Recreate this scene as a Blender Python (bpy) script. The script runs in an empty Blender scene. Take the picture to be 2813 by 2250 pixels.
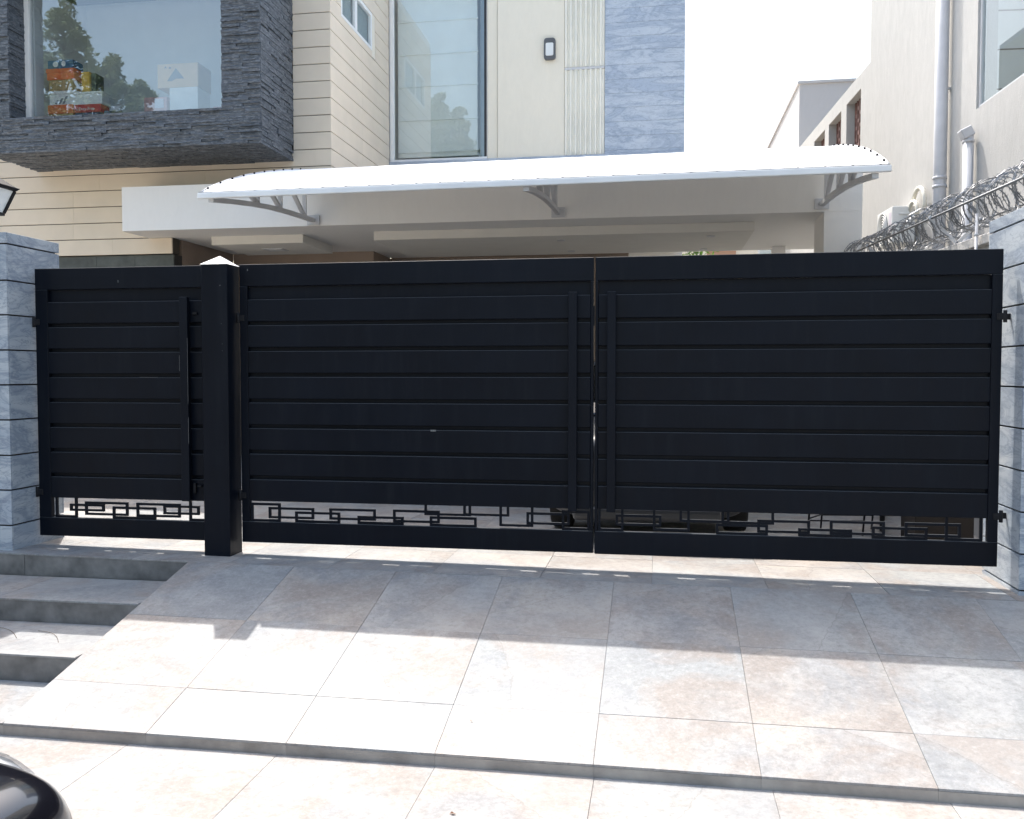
import bpy, bmesh, math, random
from mathutils import Matrix, Vector, Euler
R = math.radians
random.seed(7)
S = bpy.context.scene
COL = S.collection

# ------------------------------------------------------------------ camera
cam_d = bpy.data.cameras.new("camera"); cam = bpy.data.objects.new("camera", cam_d); COL.objects.link(cam)
YAW, PITCH = 0.16247, 0.0398
fwd = Vector((-math.sin(YAW)*math.cos(PITCH), math.cos(YAW)*math.cos(PITCH), -math.sin(PITCH)))
right = Vector((math.cos(YAW), math.sin(YAW), 0)); up = right.cross(fwd)
cam.matrix_world = Matrix(((right.x, up.x, -fwd.x, 0.0), (right.y, up.y, -fwd.y, -6.3865), (right.z, up.z, -fwd.z, 1.3816), (0, 0, 0, 1)))
cam_d.sensor_fit = 'HORIZONTAL'; cam_d.sensor_width = 36; cam_d.lens = 36*2476.35/2813
cam_d.clip_start = 0.05; cam_d.clip_end = 2000
S.camera = cam

# ------------------------------------------------------------------ light
SUN = Vector((-0.697, 1.19, 2.40)).normalized()
W = bpy.data.worlds.new("World"); S.world = W; W.use_nodes = True
nt = W.node_tree; nt.nodes.clear()
sky = nt.nodes.new("ShaderNodeTexSky"); sky.sky_type = 'NISHITA'; sky.sun_disc = False
sky.sun_elevation = math.asin(SUN.z); sky.sun_rotation = math.atan2(SUN.x, SUN.y)
sky.air_density = 1.6; sky.dust_density = 5.0; sky.ozone_density = 1.4
bg = nt.nodes.new("ShaderNodeBackground"); bg.inputs[1].default_value = 0.15
wo = nt.nodes.new("ShaderNodeOutputWorld")
nt.links.new(sky.outputs[0], bg.inputs[0]); nt.links.new(bg.outputs[0], wo.inputs[0])
sd = bpy.data.lights.new("sun", 'SUN'); sd.energy = 2.3; sd.angle = R(0.53); sd.color = (1.0, 0.965, 0.92)
so = bpy.data.objects.new("sun", sd); COL.objects.link(so)
so.rotation_euler = (-SUN).to_track_quat('-Z', 'Y').to_euler(); so.location = SUN*30
S.view_settings.view_transform = 'Standard'; S.view_settings.look = 'None'
S.view_settings.exposure = 1.3; S.view_settings.gamma = 1.0; S.view_settings.use_curve_mapping = False

# ------------------------------------------------------------------ helpers
class MB:
    """collects boxes, tubes and sheets; build() links them as ONE mesh object"""
    def __init__(s): s.v = []; s.f = []; s.sm = []
    def add(s, vs, fs, smooth=False):
        n = len(s.v); s.v += [tuple(v) for v in vs]
        s.f += [tuple(i+n for i in f) for f in fs]; s.sm += [smooth]*len(fs); return s
    def box(s, a, b):
        x0, y0, z0 = a; x1, y1, z1 = b
        x0, x1 = min(x0, x1), max(x0, x1); y0, y1 = min(y0, y1), max(y0, y1); z0, z1 = min(z0, z1), max(z0, z1)
        return s.add([(x0,y0,z0),(x1,y0,z0),(x1,y1,z0),(x0,y1,z0),(x0,y0,z1),(x1,y0,z1),(x1,y1,z1),(x0,y1,z1)],
              [(0,3,2,1),(4,5,6,7),(0,1,5,4),(1,2,6,5),(2,3,7,6),(3,0,4,7)])
    def hexa(s, bot, top):
        return s.add(list(bot)+list(top), [(3,2,1,0),(4,5,6,7),(0,1,5,4),(1,2,6,5),(2,3,7,6),(3,0,4,7)])
    def prism(s, poly, vec):
        """poly: list of 3-D points (planar), extruded along vec"""
        n = len(poly); vec = Vector(vec)
        vs = [Vector(p) for p in poly] + [Vector(p)+vec for p in poly]
        fs = [tuple(range(n))[::-1], tuple(range(n, 2*n))] + [(i, (i+1) % n, n+(i+1) % n, n+i) for i in range(n)]
        return s.add(vs, fs)
    def tube(s, pts, r, n=8, cap=True, smooth=True):
        pts = [Vector(p) for p in pts]; rs = r if isinstance(r, (list, tuple)) else [r]*len(pts)
        vs = []; prev = None
        for i, p in enumerate(pts):
            d = (pts[min(i+1, len(pts)-1)]-pts[max(i-1, 0)]).normalized()
            if prev is None:
                a = Vector((0, 0, 1)) if abs(d.z) < .9 else Vector((1, 0, 0))
                u = d.cross(a).normalized()
            else:
                u = (prev - d*prev.dot(d)).normalized()
            w = d.cross(u); prev = u
            for k in range(n):
                t = 2*math.pi*k/n
                vs.append(p+(u*math.cos(t)+w*math.sin(t))*rs[i])
        fs = []
        for i in range(len(pts)-1):
            for k in range(n):
                a = i*n+k; b = i*n+(k+1) % n; fs.append((a, b, b+n, a+n))
        s.add(vs, fs, smooth)
        if cap:
            m = len(pts)-1; n0 = len(s.v)-len(vs)
            s.f.append(tuple(n0+k for k in range(n))[::-1]); s.sm.append(False)
            s.f.append(tuple(n0+m*n+k for k in range(n))); s.sm.append(False)
        return s
    def bar(s, p, q, w, h, upv=(0, 0, 1)):
        p = Vector(p); q = Vector(q); d = (q-p).normalized(); u = Vector(upv)
        sx = d.cross(u).normalized()*w/2; sz = sx.cross(d).normalized()*h/2
        return s.hexa([p-sx-sz, p+sx-sz, q+sx-sz, q-sx-sz], [p-sx+sz, p+sx+sz, q+sx+sz, q-sx+sz])
    def mesh(s, name, bevel=0.0, seg=1):
        me = bpy.data.meshes.new(name); me.from_pydata(s.v, [], s.f)
        for p, k in zip(me.polygons, s.sm): p.use_smooth = k
        bm = bmesh.new(); bm.from_mesh(me)
        bmesh.ops.recalc_face_normals(bm, faces=bm.faces)
        if bevel > 0:
            es = [e for e in bm.edges if len(e.link_faces) == 2 and e.calc_face_angle(0) > 0.5]
            bmesh.ops.bevel(bm, geom=es, offset=bevel, segments=seg, affect='EDGES', profile=0.5, clamp_overlap=True)
        bm.to_mesh(me); bm.free(); me.update(); return me
    def build(s, name, mat, parent=None, bevel=0.0, seg=1, loc=None):
        if loc is not None:
            L = Vector(loc); s.v = [tuple(Vector(v)-L) for v in s.v]
        o = bpy.data.objects.new(name, s.mesh(name, bevel, seg)); COL.objects.link(o)
        if mat: o.data.materials.append(mat)
        if loc is not None: o.location = loc
        if parent is not None: link_to(o, parent)
        return o
def wloc(o):
    p = Vector(o.location); q = o.parent
    while q is not None: p = p+Vector(q.location); q = q.parent
    return p
def link_to(o, parent):
    """parent, keeping the place (parents here are only ever translated)"""
    o.location = Vector(o.location)-wloc(parent); o.parent = parent
def thing(name, label, cat, loc=(0, 0, 0), group=None):
    o = bpy.data.objects.new(name, None); COL.objects.link(o); o.location = loc; o.empty_display_size = .2
    return tag(o, label, cat, group)
def tag(o, label, cat, group=None):
    o['label'] = label; o['category'] = cat
    if group: o['group'] = group
    return o
def kind(o, k): o['kind'] = k; return o
def bx(name, a, b, mat, parent=None, bevel=0.0, seg=1): return MB().box(a, b).build(name, mat, parent, bevel, seg)

# ------------------------------------------------------------------ materials
class NT:
    def __init__(s, name):
        s.m = bpy.data.materials.new(name); s.m.use_nodes = True; s.t = s.m.node_tree; s.t.nodes.clear()
        s.out = s.n("ShaderNodeOutputMaterial"); s.b = s.n("ShaderNodeBsdfPrincipled"); s.l(s.b.outputs[0], s.out.inputs[0])
    def n(s, t, **k):
        o = s.t.nodes.new(t)
        for a, b in k.items(): setattr(o, a, b)
        return o
    def l(s, a, b): s.t.links.new(a, b)
    def pos(s, rnd=0.0, scale=(1, 1, 1)):
        g = s.n("ShaderNodeNewGeometry"); o = g.outputs['Position']
        if rnd:
            oi = s.n("ShaderNodeObjectInfo"); c = s.n("ShaderNodeCombineXYZ")
            for i, k in enumerate((37.0, 91.0, 53.0)):
                mm = s.n("ShaderNodeMath", operation='MULTIPLY'); mm.inputs[1].default_value = k*rnd; s.l(oi.outputs['Random'], mm.inputs[0]); s.l(mm.outputs[0], c.inputs[i])
            a = s.n("ShaderNodeVectorMath", operation='ADD'); s.l(o, a.inputs[0]); s.l(c.outputs[0], a.inputs[1]); o = a.outputs[0]
        mp = s.n("ShaderNodeMapping"); mp.inputs['Scale'].default_value = scale; s.l(o, mp.inputs[0]); return mp.outputs[0]
    def noise(s, vec, scale, detail=4, rough=.55, dist=0.0):
        n = s.n("ShaderNodeTexNoise"); n.inputs['Scale'].default_value = scale; n.inputs['Detail'].default_value = detail
        n.inputs['Roughness'].default_value = rough; n.inputs['Distortion'].default_value = dist; s.l(vec, n.inputs['Vector']); return n.outputs[0]
    def ramp(s, fac, stops, interp='LINEAR'):
        r = s.n("ShaderNodeValToRGB"); r.color_ramp.interpolation = interp; e = r.color_ramp.elements
        while len(e) < len(stops): e.new(.5)
        for el, (p, c) in zip(e, stops):
            el.position = p; el.color = (c[0], c[1], c[2], 1) if isinstance(c, (tuple, list)) else (c, c, c, 1)
        s.l(fac, r.inputs[0]); return r.outputs[0]
    def mix(s, fac, a, b, mode='MIX'):
        m = s.n("ShaderNodeMix", data_type='RGBA', blend_type=mode)
        for v, i in ((fac, 0), (a, 6), (b, 7)):
            if hasattr(v, 'default_value'): s.l(v, m.inputs[i])
            elif isinstance(v, (tuple, list)): m.inputs[i].default_value = (*v[:3], 1)
            else: m.inputs[i].default_value = v if i == 0 else (v, v, v, 1)
        return m.outputs[2]
    def bump(s, h, strength=.3, dist=.01):
        b = s.n("ShaderNodeBump"); b.inputs['Strength'].default_value = strength; b.inputs['Distance'].default_value = dist
        s.l(h, b.inputs['Height']); s.l(b.outputs[0], s.b.inputs['Normal'])
    def col(s, c):
        if hasattr(c, 'default_value'): s.l(c, s.b.inputs['Base Color'])
        else: s.b.inputs['Base Color'].default_value = (*c, 1)
    def rough(s, r):
        if hasattr(r, 'default_value'): s.l(r, s.b.inputs['Roughness'])
        else: s.b.inputs['Roughness'].default_value = r

def plain(name, c, rough=.6, var=.08, scale=3.0, metal=0.0, bump=0.0, bscale=60, rnd=0.0, spec=None):
    t = NT(name); p = t.pos(rnd)
    d = tuple(max(0, x*(1-var)) for x in c); e = tuple(min(1, x*(1+var)) for x in c)
    t.col(t.ramp(t.noise(p, scale, 5), [(.3, d), (.7, e)])); t.rough(rough); t.b.inputs['Metallic'].default_value = metal
    if spec is not None: t.b.inputs['Specular IOR Level'].default_value = spec
    if bump: t.bump(t.noise(p, bscale, 4), bump, .004)
    return t.m

def slate():
    t = NT("slate_tile"); p = t.pos(1.0); oi = t.n("ShaderNodeObjectInfo")
    base = t.ramp(oi.outputs['Random'], [(0, (0.272, 0.277, 0.274)), (.16, (0.357, 0.325, 0.291)), (.30, (0.290, 0.295, 0.291)), (.45, (0.381, 0.350, 0.319)), (.60, (0.260, 0.271, 0.274)), (.74, (0.351, 0.307, 0.271)), (.88, (0.302, 0.301, 0.291)), (1, (0.339, 0.328, 0.310))], 'CONSTANT')
    big = t.noise(p, 1.7, 5, .6, .6)
    rust = t.ramp(t.noise(t.pos(2.3), 1.5, 4, .6, .8), [(.45, 0.0), (.60, .9)])
    c = t.mix(t.ramp(big, [(.40, 0.0), (.60, .8)]), base, (.19, .202, .218))
    c = t.mix(rust, c, (.245, .211, .188))
    fine = t.noise(p, 60, 6, .75)
    patch = t.noise(t.pos(3.1), 2.6, 4, .6, .5)
    c = t.mix(t.ramp(patch, [(.48, 0.0), (.66, .5)]), c, (.37, .37, .365))
    c = t.mix(t.ramp(fine, [(.44, .0), (.64, .3)]), c, (.40, .40, .39))
    sp = t.noise(p, 130, 3, .8)
    c = t.mix(t.ramp(sp, [(.55, 0.0), (.68, .30)]), c, (.15, .15, .15))
    mot = t.noise(p, 24, 8, .82, .3); mk = t.noise(t.pos(1.9), 2.2, 4, .6)
    c = t.mix(t.ramp(mot, [(.50, 0.0), (.62, .42)]), c, (.13, .128, .125)); c = t.mix(t.ramp(mot, [(.36, .42), (.47, 0.0)]), c, (.42, .415, .405))
    # cleft: on some tiles a wandering ledge where the layer above has split off
    tc = t.n("ShaderNodeTexCoord"); sx = t.n("ShaderNodeSeparateXYZ"); t.l(tc.outputs['Object'], sx.inputs[0])
    def mth(op, a, b=None):
        k = t.n("ShaderNodeMath", operation=op)
        for v, i_ in ((a, 0), (b, 1)):
            if v is None: continue
            if hasattr(v, 'default_value'): t.l(v, k.inputs[i_])
            else: k.inputs[i_].default_value = v
        return k.outputs[0]
    rnd = oi.outputs['Random']; ang = mth('MULTIPLY', rnd, 77.0)
    h = mth('ADD', mth('MULTIPLY', sx.outputs[0], mth('COSINE', ang)), mth('MULTIPLY', sx.outputs[1], mth('SINE', ang)))
    h = mth('ADD', h, mth('MULTIPLY', mth('SUBTRACT', t.noise(p, 5, 6, .65), .5), .13))
    h = mth('SUBTRACT', h, mth('MULTIPLY', mth('SUBTRACT', mth('FRACT', mth('MULTIPLY', rnd, 13.7)), .25), 1.1))
    side = mth('GREATER_THAN', h, 0.0)
    line = mth('SUBTRACT', 1.0, mth('MINIMUM', mth('MULTIPLY', mth('ABSOLUTE', h), 210.0), 1.0))
    c = t.mix(mth('MULTIPLY', side, .22), c, (.37, .36, .345)); c = t.mix(mth('MULTIPLY', line, .5), c, (.16, .15, .14))
    t.col(c); t.rough(t.ramp(fine, [(.3, .42), (.7, .7)]))
    t.bump(mth('ADD', mth('MULTIPLY', side, .7), fine), .3, .004); return t.m

def marble(name, base, vein, lite, wscale=1.6, rough=.4, stretch=(1, 1, 3.2)):
    t = NT(name); p = t.pos(1.0, stretch)
    a = t.noise(p, wscale, 6, .6, 1.4); b = t.noise(p, wscale*2.7, 6, .65, 1.8)
    c = t.mix(t.ramp(a, [(.35, 0.0), (.65, .85)]), base, lite)
    v = t.ramp(b, [(.455, 0.0), (.492, .6), (.515, 0.0)]); c = t.mix(v, c, vein)
    v2 = t.ramp(a, [(.42, 0.0), (.46, .5), (.52, 0.0)]); c = t.mix(v2, c, vein)
    f = t.noise(p, 35, 4, .7); c = t.mix(t.ramp(f, [(.35, .14), (.65, 0.0)]), c, vein)
    t.col(c); t.rough(rough); t.bump(f, .08, .003); return t.m

def ledger():
    t = NT("ledger_stone"); p = t.pos(1.0, (1, 1, 3)); oi = t.n("ShaderNodeObjectInfo")
    base = t.ramp(oi.outputs['Random'], [(0, (.050, .062, .078)), (.35, (.072, .087, .107)), (.7, (.092, .109, .132)), (1, (.062, .074, .092))])
    n = t.noise(p, 14, 6, .72, .6); c = t.mix(t.ramp(n, [(.46, 0.0), (.64, .7)]), base, (.25, .275, .31))
    t.col(c); t.rough(.55); t.bump(t.noise(p, 26, 6, .7), .9, .012); return t.m

def glass(name, tint=(.86, .92, .92), ior=1.9, rough=0.0):
    t = NT(name); t.t.nodes.remove(t.b)
    tr = t.n("ShaderNodeBsdfTransparent"); tr.inputs[0].default_value = (*tint, 1)
    gl = t.n("ShaderNodeBsdfGlossy"); gl.inputs['Roughness'].default_value = rough; gl.inputs[0].default_value = (.94, .97, 1, 1)
    fr = t.n("ShaderNodeFresnel"); fr.inputs[0].default_value = ior
    m = t.n("ShaderNodeMixShader"); g = t.n("ShaderNodeNewGeometry"); k = t.n("ShaderNodeMath", operation='SUBTRACT'); k.inputs[0].default_value = 1.0; t.l(g.outputs['Backfacing'], k.inputs[1])
    q = t.n("ShaderNodeMath", operation='MULTIPLY'); t.l(fr.outputs[0], q.inputs[0]); t.l(k.outputs[0], q.inputs[1]); t.l(q.outputs[0], m.inputs[0]); t.l(tr.outputs[0], m.inputs[1]); t.l(gl.outputs[0], m.inputs[2]); t.l(m.outputs[0], t.out.inputs[0])
    return t.m

def plaster(name, c, streak=.10, bump=.25):
    t = NT(name); p = t.pos(); d = tuple(x*(1-streak) for x in c)
    st = t.noise(t.pos(0, (5, 5, 1.6)), 1.6, 6, .7, 1.0); g = t.noise(p, 2.0, 5)
    k = t.mix(t.ramp(st, [(.35, .8), (.65, 0.0)]), c, d); k = t.mix(t.ramp(g, [(.35, .35), (.7, 0.0)]), k, tuple(x*(1-streak*.8) for x in c))
    t.col(k); t.rough(.85); t.bump(t.noise(t.pos(0, (1.6, 1.6, .6)), 26, 6, .75), bump, .008); return t.m

M_tile = slate()
M_bed = plain("mortar_bed", (.27, .265, .255), .9, .2)
M_riser = plain("riser_stone", (.185, .175, .162), .7, .38, 7, bump=.2, rnd=1.0)
M_kerb = plain("kerb_stone_face", (.34, .305, .27), .7, .28, 5, bump=.3, rnd=1.0)
M_marble_p = marble("pillar_marble", (.345, .40, .465), (.14, .18, .25), (.50, .535, .555), .95)
M_marble_w = marble("wall_marble", (.39, .455, .555), (.21, .26, .35), (.54, .59, .645), 1.1, .35, (1, 1, 3.6))
M_ledger = ledger()
M_dark_joint = plain("dark_joint", (.035, .033, .032), .9, .2)
M_cream = plain("cream_cladding", (.72, .635, .52), .75, .045, 2.2, bump=.08, bscale=90, rnd=1.0)
M_groove = plain("brown_groove", (.075, .062, .05), .9, .15)
M_cream_pl = plaster("cream_plaster", (.80, .75, .64), .06, .12)
M_white_pl = plaster("white_render", (.81, .80, .775), .04, .06)
M_ceil = plain("ceiling_paint", (.70, .685, .64), .85, .03)
M_neigh = plaster("neighbour_render", (.485, .48, .465), .15, .6)
M_neigh_d = plaster("grey_render", (.46, .45, .46), .05, .2)
def gate_paint():
    t = NT("black_gate_paint"); p = t.pos(1.0)
    streak = t.noise(t.pos(1.0, (9, 9, .7)), 1.3, 5, .65); big = t.noise(p, 1.6, 5, .6)
    c = t.ramp(big, [(.3, (.0026, .0042, .0085)), (.7, (.0042, .0068, .013))])
    c = t.mix(t.ramp(streak, [(.52, 0.0), (.75, .35)]), c, (.016, .018, .021))
    spk = t.noise(p, 140, 2, .6); c = t.mix(t.ramp(spk, [(.70, 0.0), (.76, .45)]), c, (.03, .032, .035))
    t.col(c); t.rough(t.ramp(streak, [(.35, .34), (.7, .55)])); t.b.inputs['Specular IOR Level'].default_value = .14
    t.bump(t.noise(t.pos(1.0, (1, 1, 2)), 3.0, 3), .06, .02); return t.m
M_gate = gate_paint()
def dusty_lit_tops(m):  # greys upward faces: dust plus the sky's highlight put into the colour
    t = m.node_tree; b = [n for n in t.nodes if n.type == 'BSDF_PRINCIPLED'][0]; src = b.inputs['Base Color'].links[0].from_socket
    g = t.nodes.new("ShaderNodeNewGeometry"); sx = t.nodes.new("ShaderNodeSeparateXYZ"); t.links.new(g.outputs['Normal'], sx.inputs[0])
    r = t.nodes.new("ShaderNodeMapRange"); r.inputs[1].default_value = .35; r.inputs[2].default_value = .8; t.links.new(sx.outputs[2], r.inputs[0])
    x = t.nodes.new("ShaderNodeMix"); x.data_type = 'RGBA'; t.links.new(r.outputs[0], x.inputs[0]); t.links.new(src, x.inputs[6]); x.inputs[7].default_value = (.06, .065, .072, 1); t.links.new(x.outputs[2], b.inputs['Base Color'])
dusty_lit_tops(M_gate)
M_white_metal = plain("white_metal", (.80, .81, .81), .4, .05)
M_grey_metal = plain("grey_painted_metal", (.55, .56, .58), .45, .06)
M_galv = plain("galvanised_steel", (.22, .23, .245), .42, .35, 25, metal=.7)
M_rod = plain("weathered_rod", (.20, .21, .22), .5, .25, 20, metal=.4)
M_sheet = plain("white_polycarbonate", (.86, .87, .87), .5, .02)
M_black = plain("black_plastic", (.02, .02, .022), .45, .15)
M_iron = plain("black_iron", (.014, .014, .016), .55, .2, 20, spec=.2)
M_frost = plain("frosted_glass", (.72, .74, .74), .35, .03)
M_pipe = plain("grey_pvc_pipe", (.56, .56, .58), .5, .06, 4)
M_lattice = plain("red_brown_lattice", (.20, .105, .09), .6, .25, 9)
M_upvc = plain("white_upvc", (.78, .79, .79), .4, .03)
M_glass_bay = glass("bay_glass", (.88, .91, .92), 3.2)
M_glass_tall = glass("tall_glass", (.93, .95, .94), 2.4)
M_glass_n = glass("neighbour_glass", (.92, .95, .95), 1.75)
M_int = plain("room_paint", (.82, .84, .84), .9, .04)
M_blind = plain("fabric_blind", (.80, .83, .83), .9, .04)
M_brown = plain("brown_wall", (.30, .235, .19), .8, .08)
M_dwood = plain("dark_wood", (.035, .025, .026), .5, .2)
M_acw = plain("ac_white", (.74, .74, .72), .45, .03)
M_lag = plain("pipe_lagging", (.74, .71, .62), .7, .08, 12)
M_asph = plain("asphalt", (.19, .185, .18), .9, .25, 30, bump=.4, bscale=200)
M_dirt = plain("ground_soil", (.30, .27, .23), .95, .25, 1.0)
M_bark = plain("bark", (.10, .075, .055), .9, .3, 14)
M_twig = plain("dry_twig", (.16, .12, .085), .8, .2, 30)
M_dleaf = plain("dry_leaf", (.15, .07, .035), .8, .3, 40)

# ------------------------------------------------------------------ setting: ground, driveway, steps
kind(MB().add([(-400,-400,-.66),(400,-400,-.66),(400,400,-.66),(-400,400,-.66)], [(0,1,2,3)]).build("ground", M_dirt), 'structure')
kind(bx("road", (-120,-15,-.70), (120,-7.4,-.585), M_asph), 'structure')
ZL = -0.44                                       # kerb line
def z0(x): return 0.015-0.0105*(x+3.1)           # the gateway falls a little to the right
def zr(x, y):
    if y >= -0.35: return z0(x)
    k = (-0.35-y)/(2.245-0.35); return z0(x)*(1-k)+ZL*k
XE = -3.37                                       # left edge of the ramp
XS = [XE, -2.56, -1.81, -1.055, -.295, .465, 1.22, 1.975, 2.73, 3.485, 4.24, 5.0]
bed = MB().hexa([(XE,-2.235,-.7),(5,-2.235,-.7),(5,-.35,-.7),(XE,-.35,-.7)], [(XE,-2.235,ZL-.024),(5,-2.235,ZL-.024),(5,-.35,z0(5)-.034),(XE,-.35,z0(XE)-.034)])
bed.hexa([(-7.6,-.34,-.7),(5,-.34,-.7),(5,14,-.7),(-7.6,14,-.7)], [(-7.6,-.34,z0(-7.6)-.006),(5,-.34,z0(5)-.006),(5,14,z0(5)-.006),(-7.6,14,z0(-7.6)-.006)])
RY = [-2.238, -1.845, -1.108, -.352]
for i in range(len(XS)-1):
    for j in range(3):
        a = [(x, y) for x, y in ((XS[i],RY[j]), (XS[i+1],RY[j]), (XS[i+1],RY[j+1]), (XS[i],RY[j+1]))]
        bed.add([(x, y, zr(x, y)-.006) for x, y in a], [(0,1,2,3)])
drive = kind(bed.build("driveway", M_bed), 'structure')
def tile(x0, x1, y0, y1, zf, parent, mat=None, g=.0009, th=.012, name="tile"):
    x0 += g; x1 -= g; y0 += g; y1 -= g; dz = random.uniform(-.0012, .0012)
    t = [(x0,y0), (x1,y0), (x1,y1), (x0,y1)]
    m = MB().hexa([(x, y, zf(x, y)+dz-th) for x, y in t], [(x, y, zf(x, y)+dz) for x, y in t])
    c = ((x0+x1)/2, (y0+y1)/2, zf((x0+x1)/2, (y0+y1)/2))
    return m.build(name, mat or M_tile, parent, .001, 1, loc=c)
for i in range(len(XS)-1):
    for y0_, y1_ in ((-2.245,-1.845), (-1.845,-1.108), (-1.108,-.352)):
        tile(XS[i], XS[i+1], y0_, y1_, zr, drive)
XP = [-7.6, -6.84, -6.08, -5.33, -4.58, -3.82, -3.065, -2.31, -1.555, -.80, -.045, .71, 1.465, 2.22, 2.975, 3.73]
for i in range(len(XP)-1):
    for y0_, y1_ in ((-.35, .405), (.405, 1.16), (1.16, 1.915), (1.915, 2.67), (2.67, 3.42)):
        tile(XP[i], XP[i+1], y0_, y1_, lambda x, y: z0(x), drive)
# steps
steps = kind(MB().box((-7.6,-.985,-.7), (XE-.003,-.37,-.1435)).box((-7.6,-1.635,-.7), (XE-.003,-.985,-.2935)).box((-7.6,-2.235,-.7), (XE-.003,-1.635,-.4535)).build("steps", M_bed), 'structure')
for (ya, yb, zt) in ((-1.0,-.372,-.13), (-1.65,-1.0,-.28), (-2.245,-1.65,-.44)):
    for xa, xb in ((-7.6,-6.5), (-6.5,-5.45), (-5.45,-4.42), (-4.42, XE-.002)):
        tile(xa, xb, ya, yb, lambda x, y, z=zt: z, steps)
for (yf, zt, zb) in ((-.35, None, -.131), (-1.0,-.1423,-.281), (-1.65,-.2923,-.441)):
    for xa, xb in ((-7.6,-6.1), (-6.1,-4.7), (-4.7, XE-.002)):
        m = MB(); za = (z0(xa)-.0123 if zt is None else zt); zb2 = (z0(xb)-.0123 if zt is None else zt)
        m.hexa([(xa+.002,yf+.004,zb), (xb-.002,yf+.004,zb), (xb-.002,yf+.02,zb), (xa+.002,yf+.02,zb)], [(xa+.002,yf+.004,za), (xb-.002,yf+.004,zb2), (xb-.002,yf+.02,zb2), (xa+.002,yf+.02,za)])
        m.build("riser", M_riser, steps, loc=((xa+xb)/2, yf+.01, zb))
# kerb face and the lower pavement
pave = kind(bx("pavement", (-12,-7.4,-.75), (9,-2.24,-.506), M_bed), 'structure')
kx = [-7.6, -6.4, -5.2, -4.1] + XS
for i in range(len(kx)-1):
    bx("kerb_stone", (kx[i]+.0004,-2.2445,-.512), (kx[i+1]-.0004,-2.236,ZL-.0125), M_kerb, pave)
XL = [-7.95, -7.19, -6.43, -5.68, -4.92, -4.17, -3.41, -2.655, -1.855, -1.05, -.29, .515, 1.27, 2.03, 2.79, 3.55, 4.3]
YL = [-2.245, -2.91, -3.67, -4.42, -5.18, -5.93, -6.69, -7.38]
for i in range(len(XL)-1):
    for j in range(len(YL)-1): tile(XL[i], XL[i+1], YL[j+1], YL[j], lambda x, y: -.5, pave)

# ------------------------------------------------------------------ gate pillars
PZ = [.225, .495, .76, 1.03, 1.296, 1.56, 1.825, 2.085, 2.36, 2.445]
def pillar(x0, x1, y0, y1, zb, label):
    t = thing("gate_pillar", label, "pillar", ((x0+x1)/2, (y0+y1)/2, zb), "marble clad gate pillars")
    bx("core", (x0+.022,y0+.022,zb-.3), (x1-.022,y1-.022,2.43), M_dark_joint, t)
    zs = [zb-.3, -.035] + PZ if zb < -.05 else [zb-.3, -.01] + PZ
    for i in range(len(zs)-1):
        a = zs[i]+.006; b = zs[i+1]-.006
        if i == len(zs)-2: b = zs[i+1]
        for (p, q) in (((x0,y0+.0205), (x0+.02,y1-.0205)), ((x1-.02,y0+.0205), (x1,y1-.0205)), ((x0,y0), (x1,y0+.02)), ((x0,y1-.02), (x1,y1))):
            MB().box((p[0],p[1],a), (q[0],q[1],b)).build("slab", M_marble_p, t, .0015, loc=((p[0]+q[0])/2, (p[1]+q[1])/2, a))
    bx("cap", (x0+.0205,y0+.0205,2.4305), (x1-.0205,y1-.0205,2.447), M_marble_p, t)
    return t
pillar(-5.62,-4.86,-.27,.34,-.14, "grey blue marble pillar with a black lantern on it, beside the narrow gate")
pillar(2.28,3.02,-.205,.46,-.02, "grey blue marble pillar beside the razor wire wall, carrying a camera")
# boundary wall to the left of the left pillar
wl = tag(bx("boundary_wall", (-11,-.1,-.7), (-5.625,.15,2.2), M_cream_pl), "cream plastered boundary wall running on from the lantern pillar", "wall")

# ------------------------------------------------------------------ the gate
ORN = {'L': [(-3.054,0.262,-2.831,0.394),(-2.908,0.296,-2.565,0.365),(-2.697,0.262,-2.361,0.336),(-2.426,0.298,-2.084,0.367),(-2.207,0.272,-1.87,0.316),(-1.933,0.292,-1.596,0.369),(-1.694,0.35,-1.361,0.43),(-1.654,0.262,-1.32,0.326),(-1.402,0.355,-1.079,0.43),(-1.134,0.284,-0.902,0.43),(-0.936,0.303,-0.64,0.375),(-0.68,0.262,-0.487,0.394)],
       'R': [(-0.446,0.264,-0.256,0.43),(-0.296,0.313,0.009,0.376),(-0.034,0.283,0.205,0.43),(0.15,0.35,0.476,0.43),(0.438,0.346,0.777,0.43),(0.4,0.262,0.737,0.328),(0.681,0.29,1.016,0.364),(0.955,0.265,1.292,0.312),(1.163,0.291,1.504,0.37),(1.437,0.262,1.777,0.336),(1.647,0.291,1.986,0.369),(1.903,0.262,2.121,0.43)],
       'W': [(-4.69,0.25,-4.521,0.43),(-4.567,0.311,-4.288,0.352),(-4.436,0.282,-4.086,0.372),(-4.199,0.252,-3.852,0.338),(-3.997,0.28,-3.647,0.371),(-3.771,0.304,-3.489,0.358),(-3.556,0.25,-3.405,0.43)]}
D0, D1 = 0.0, 0.042
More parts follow.
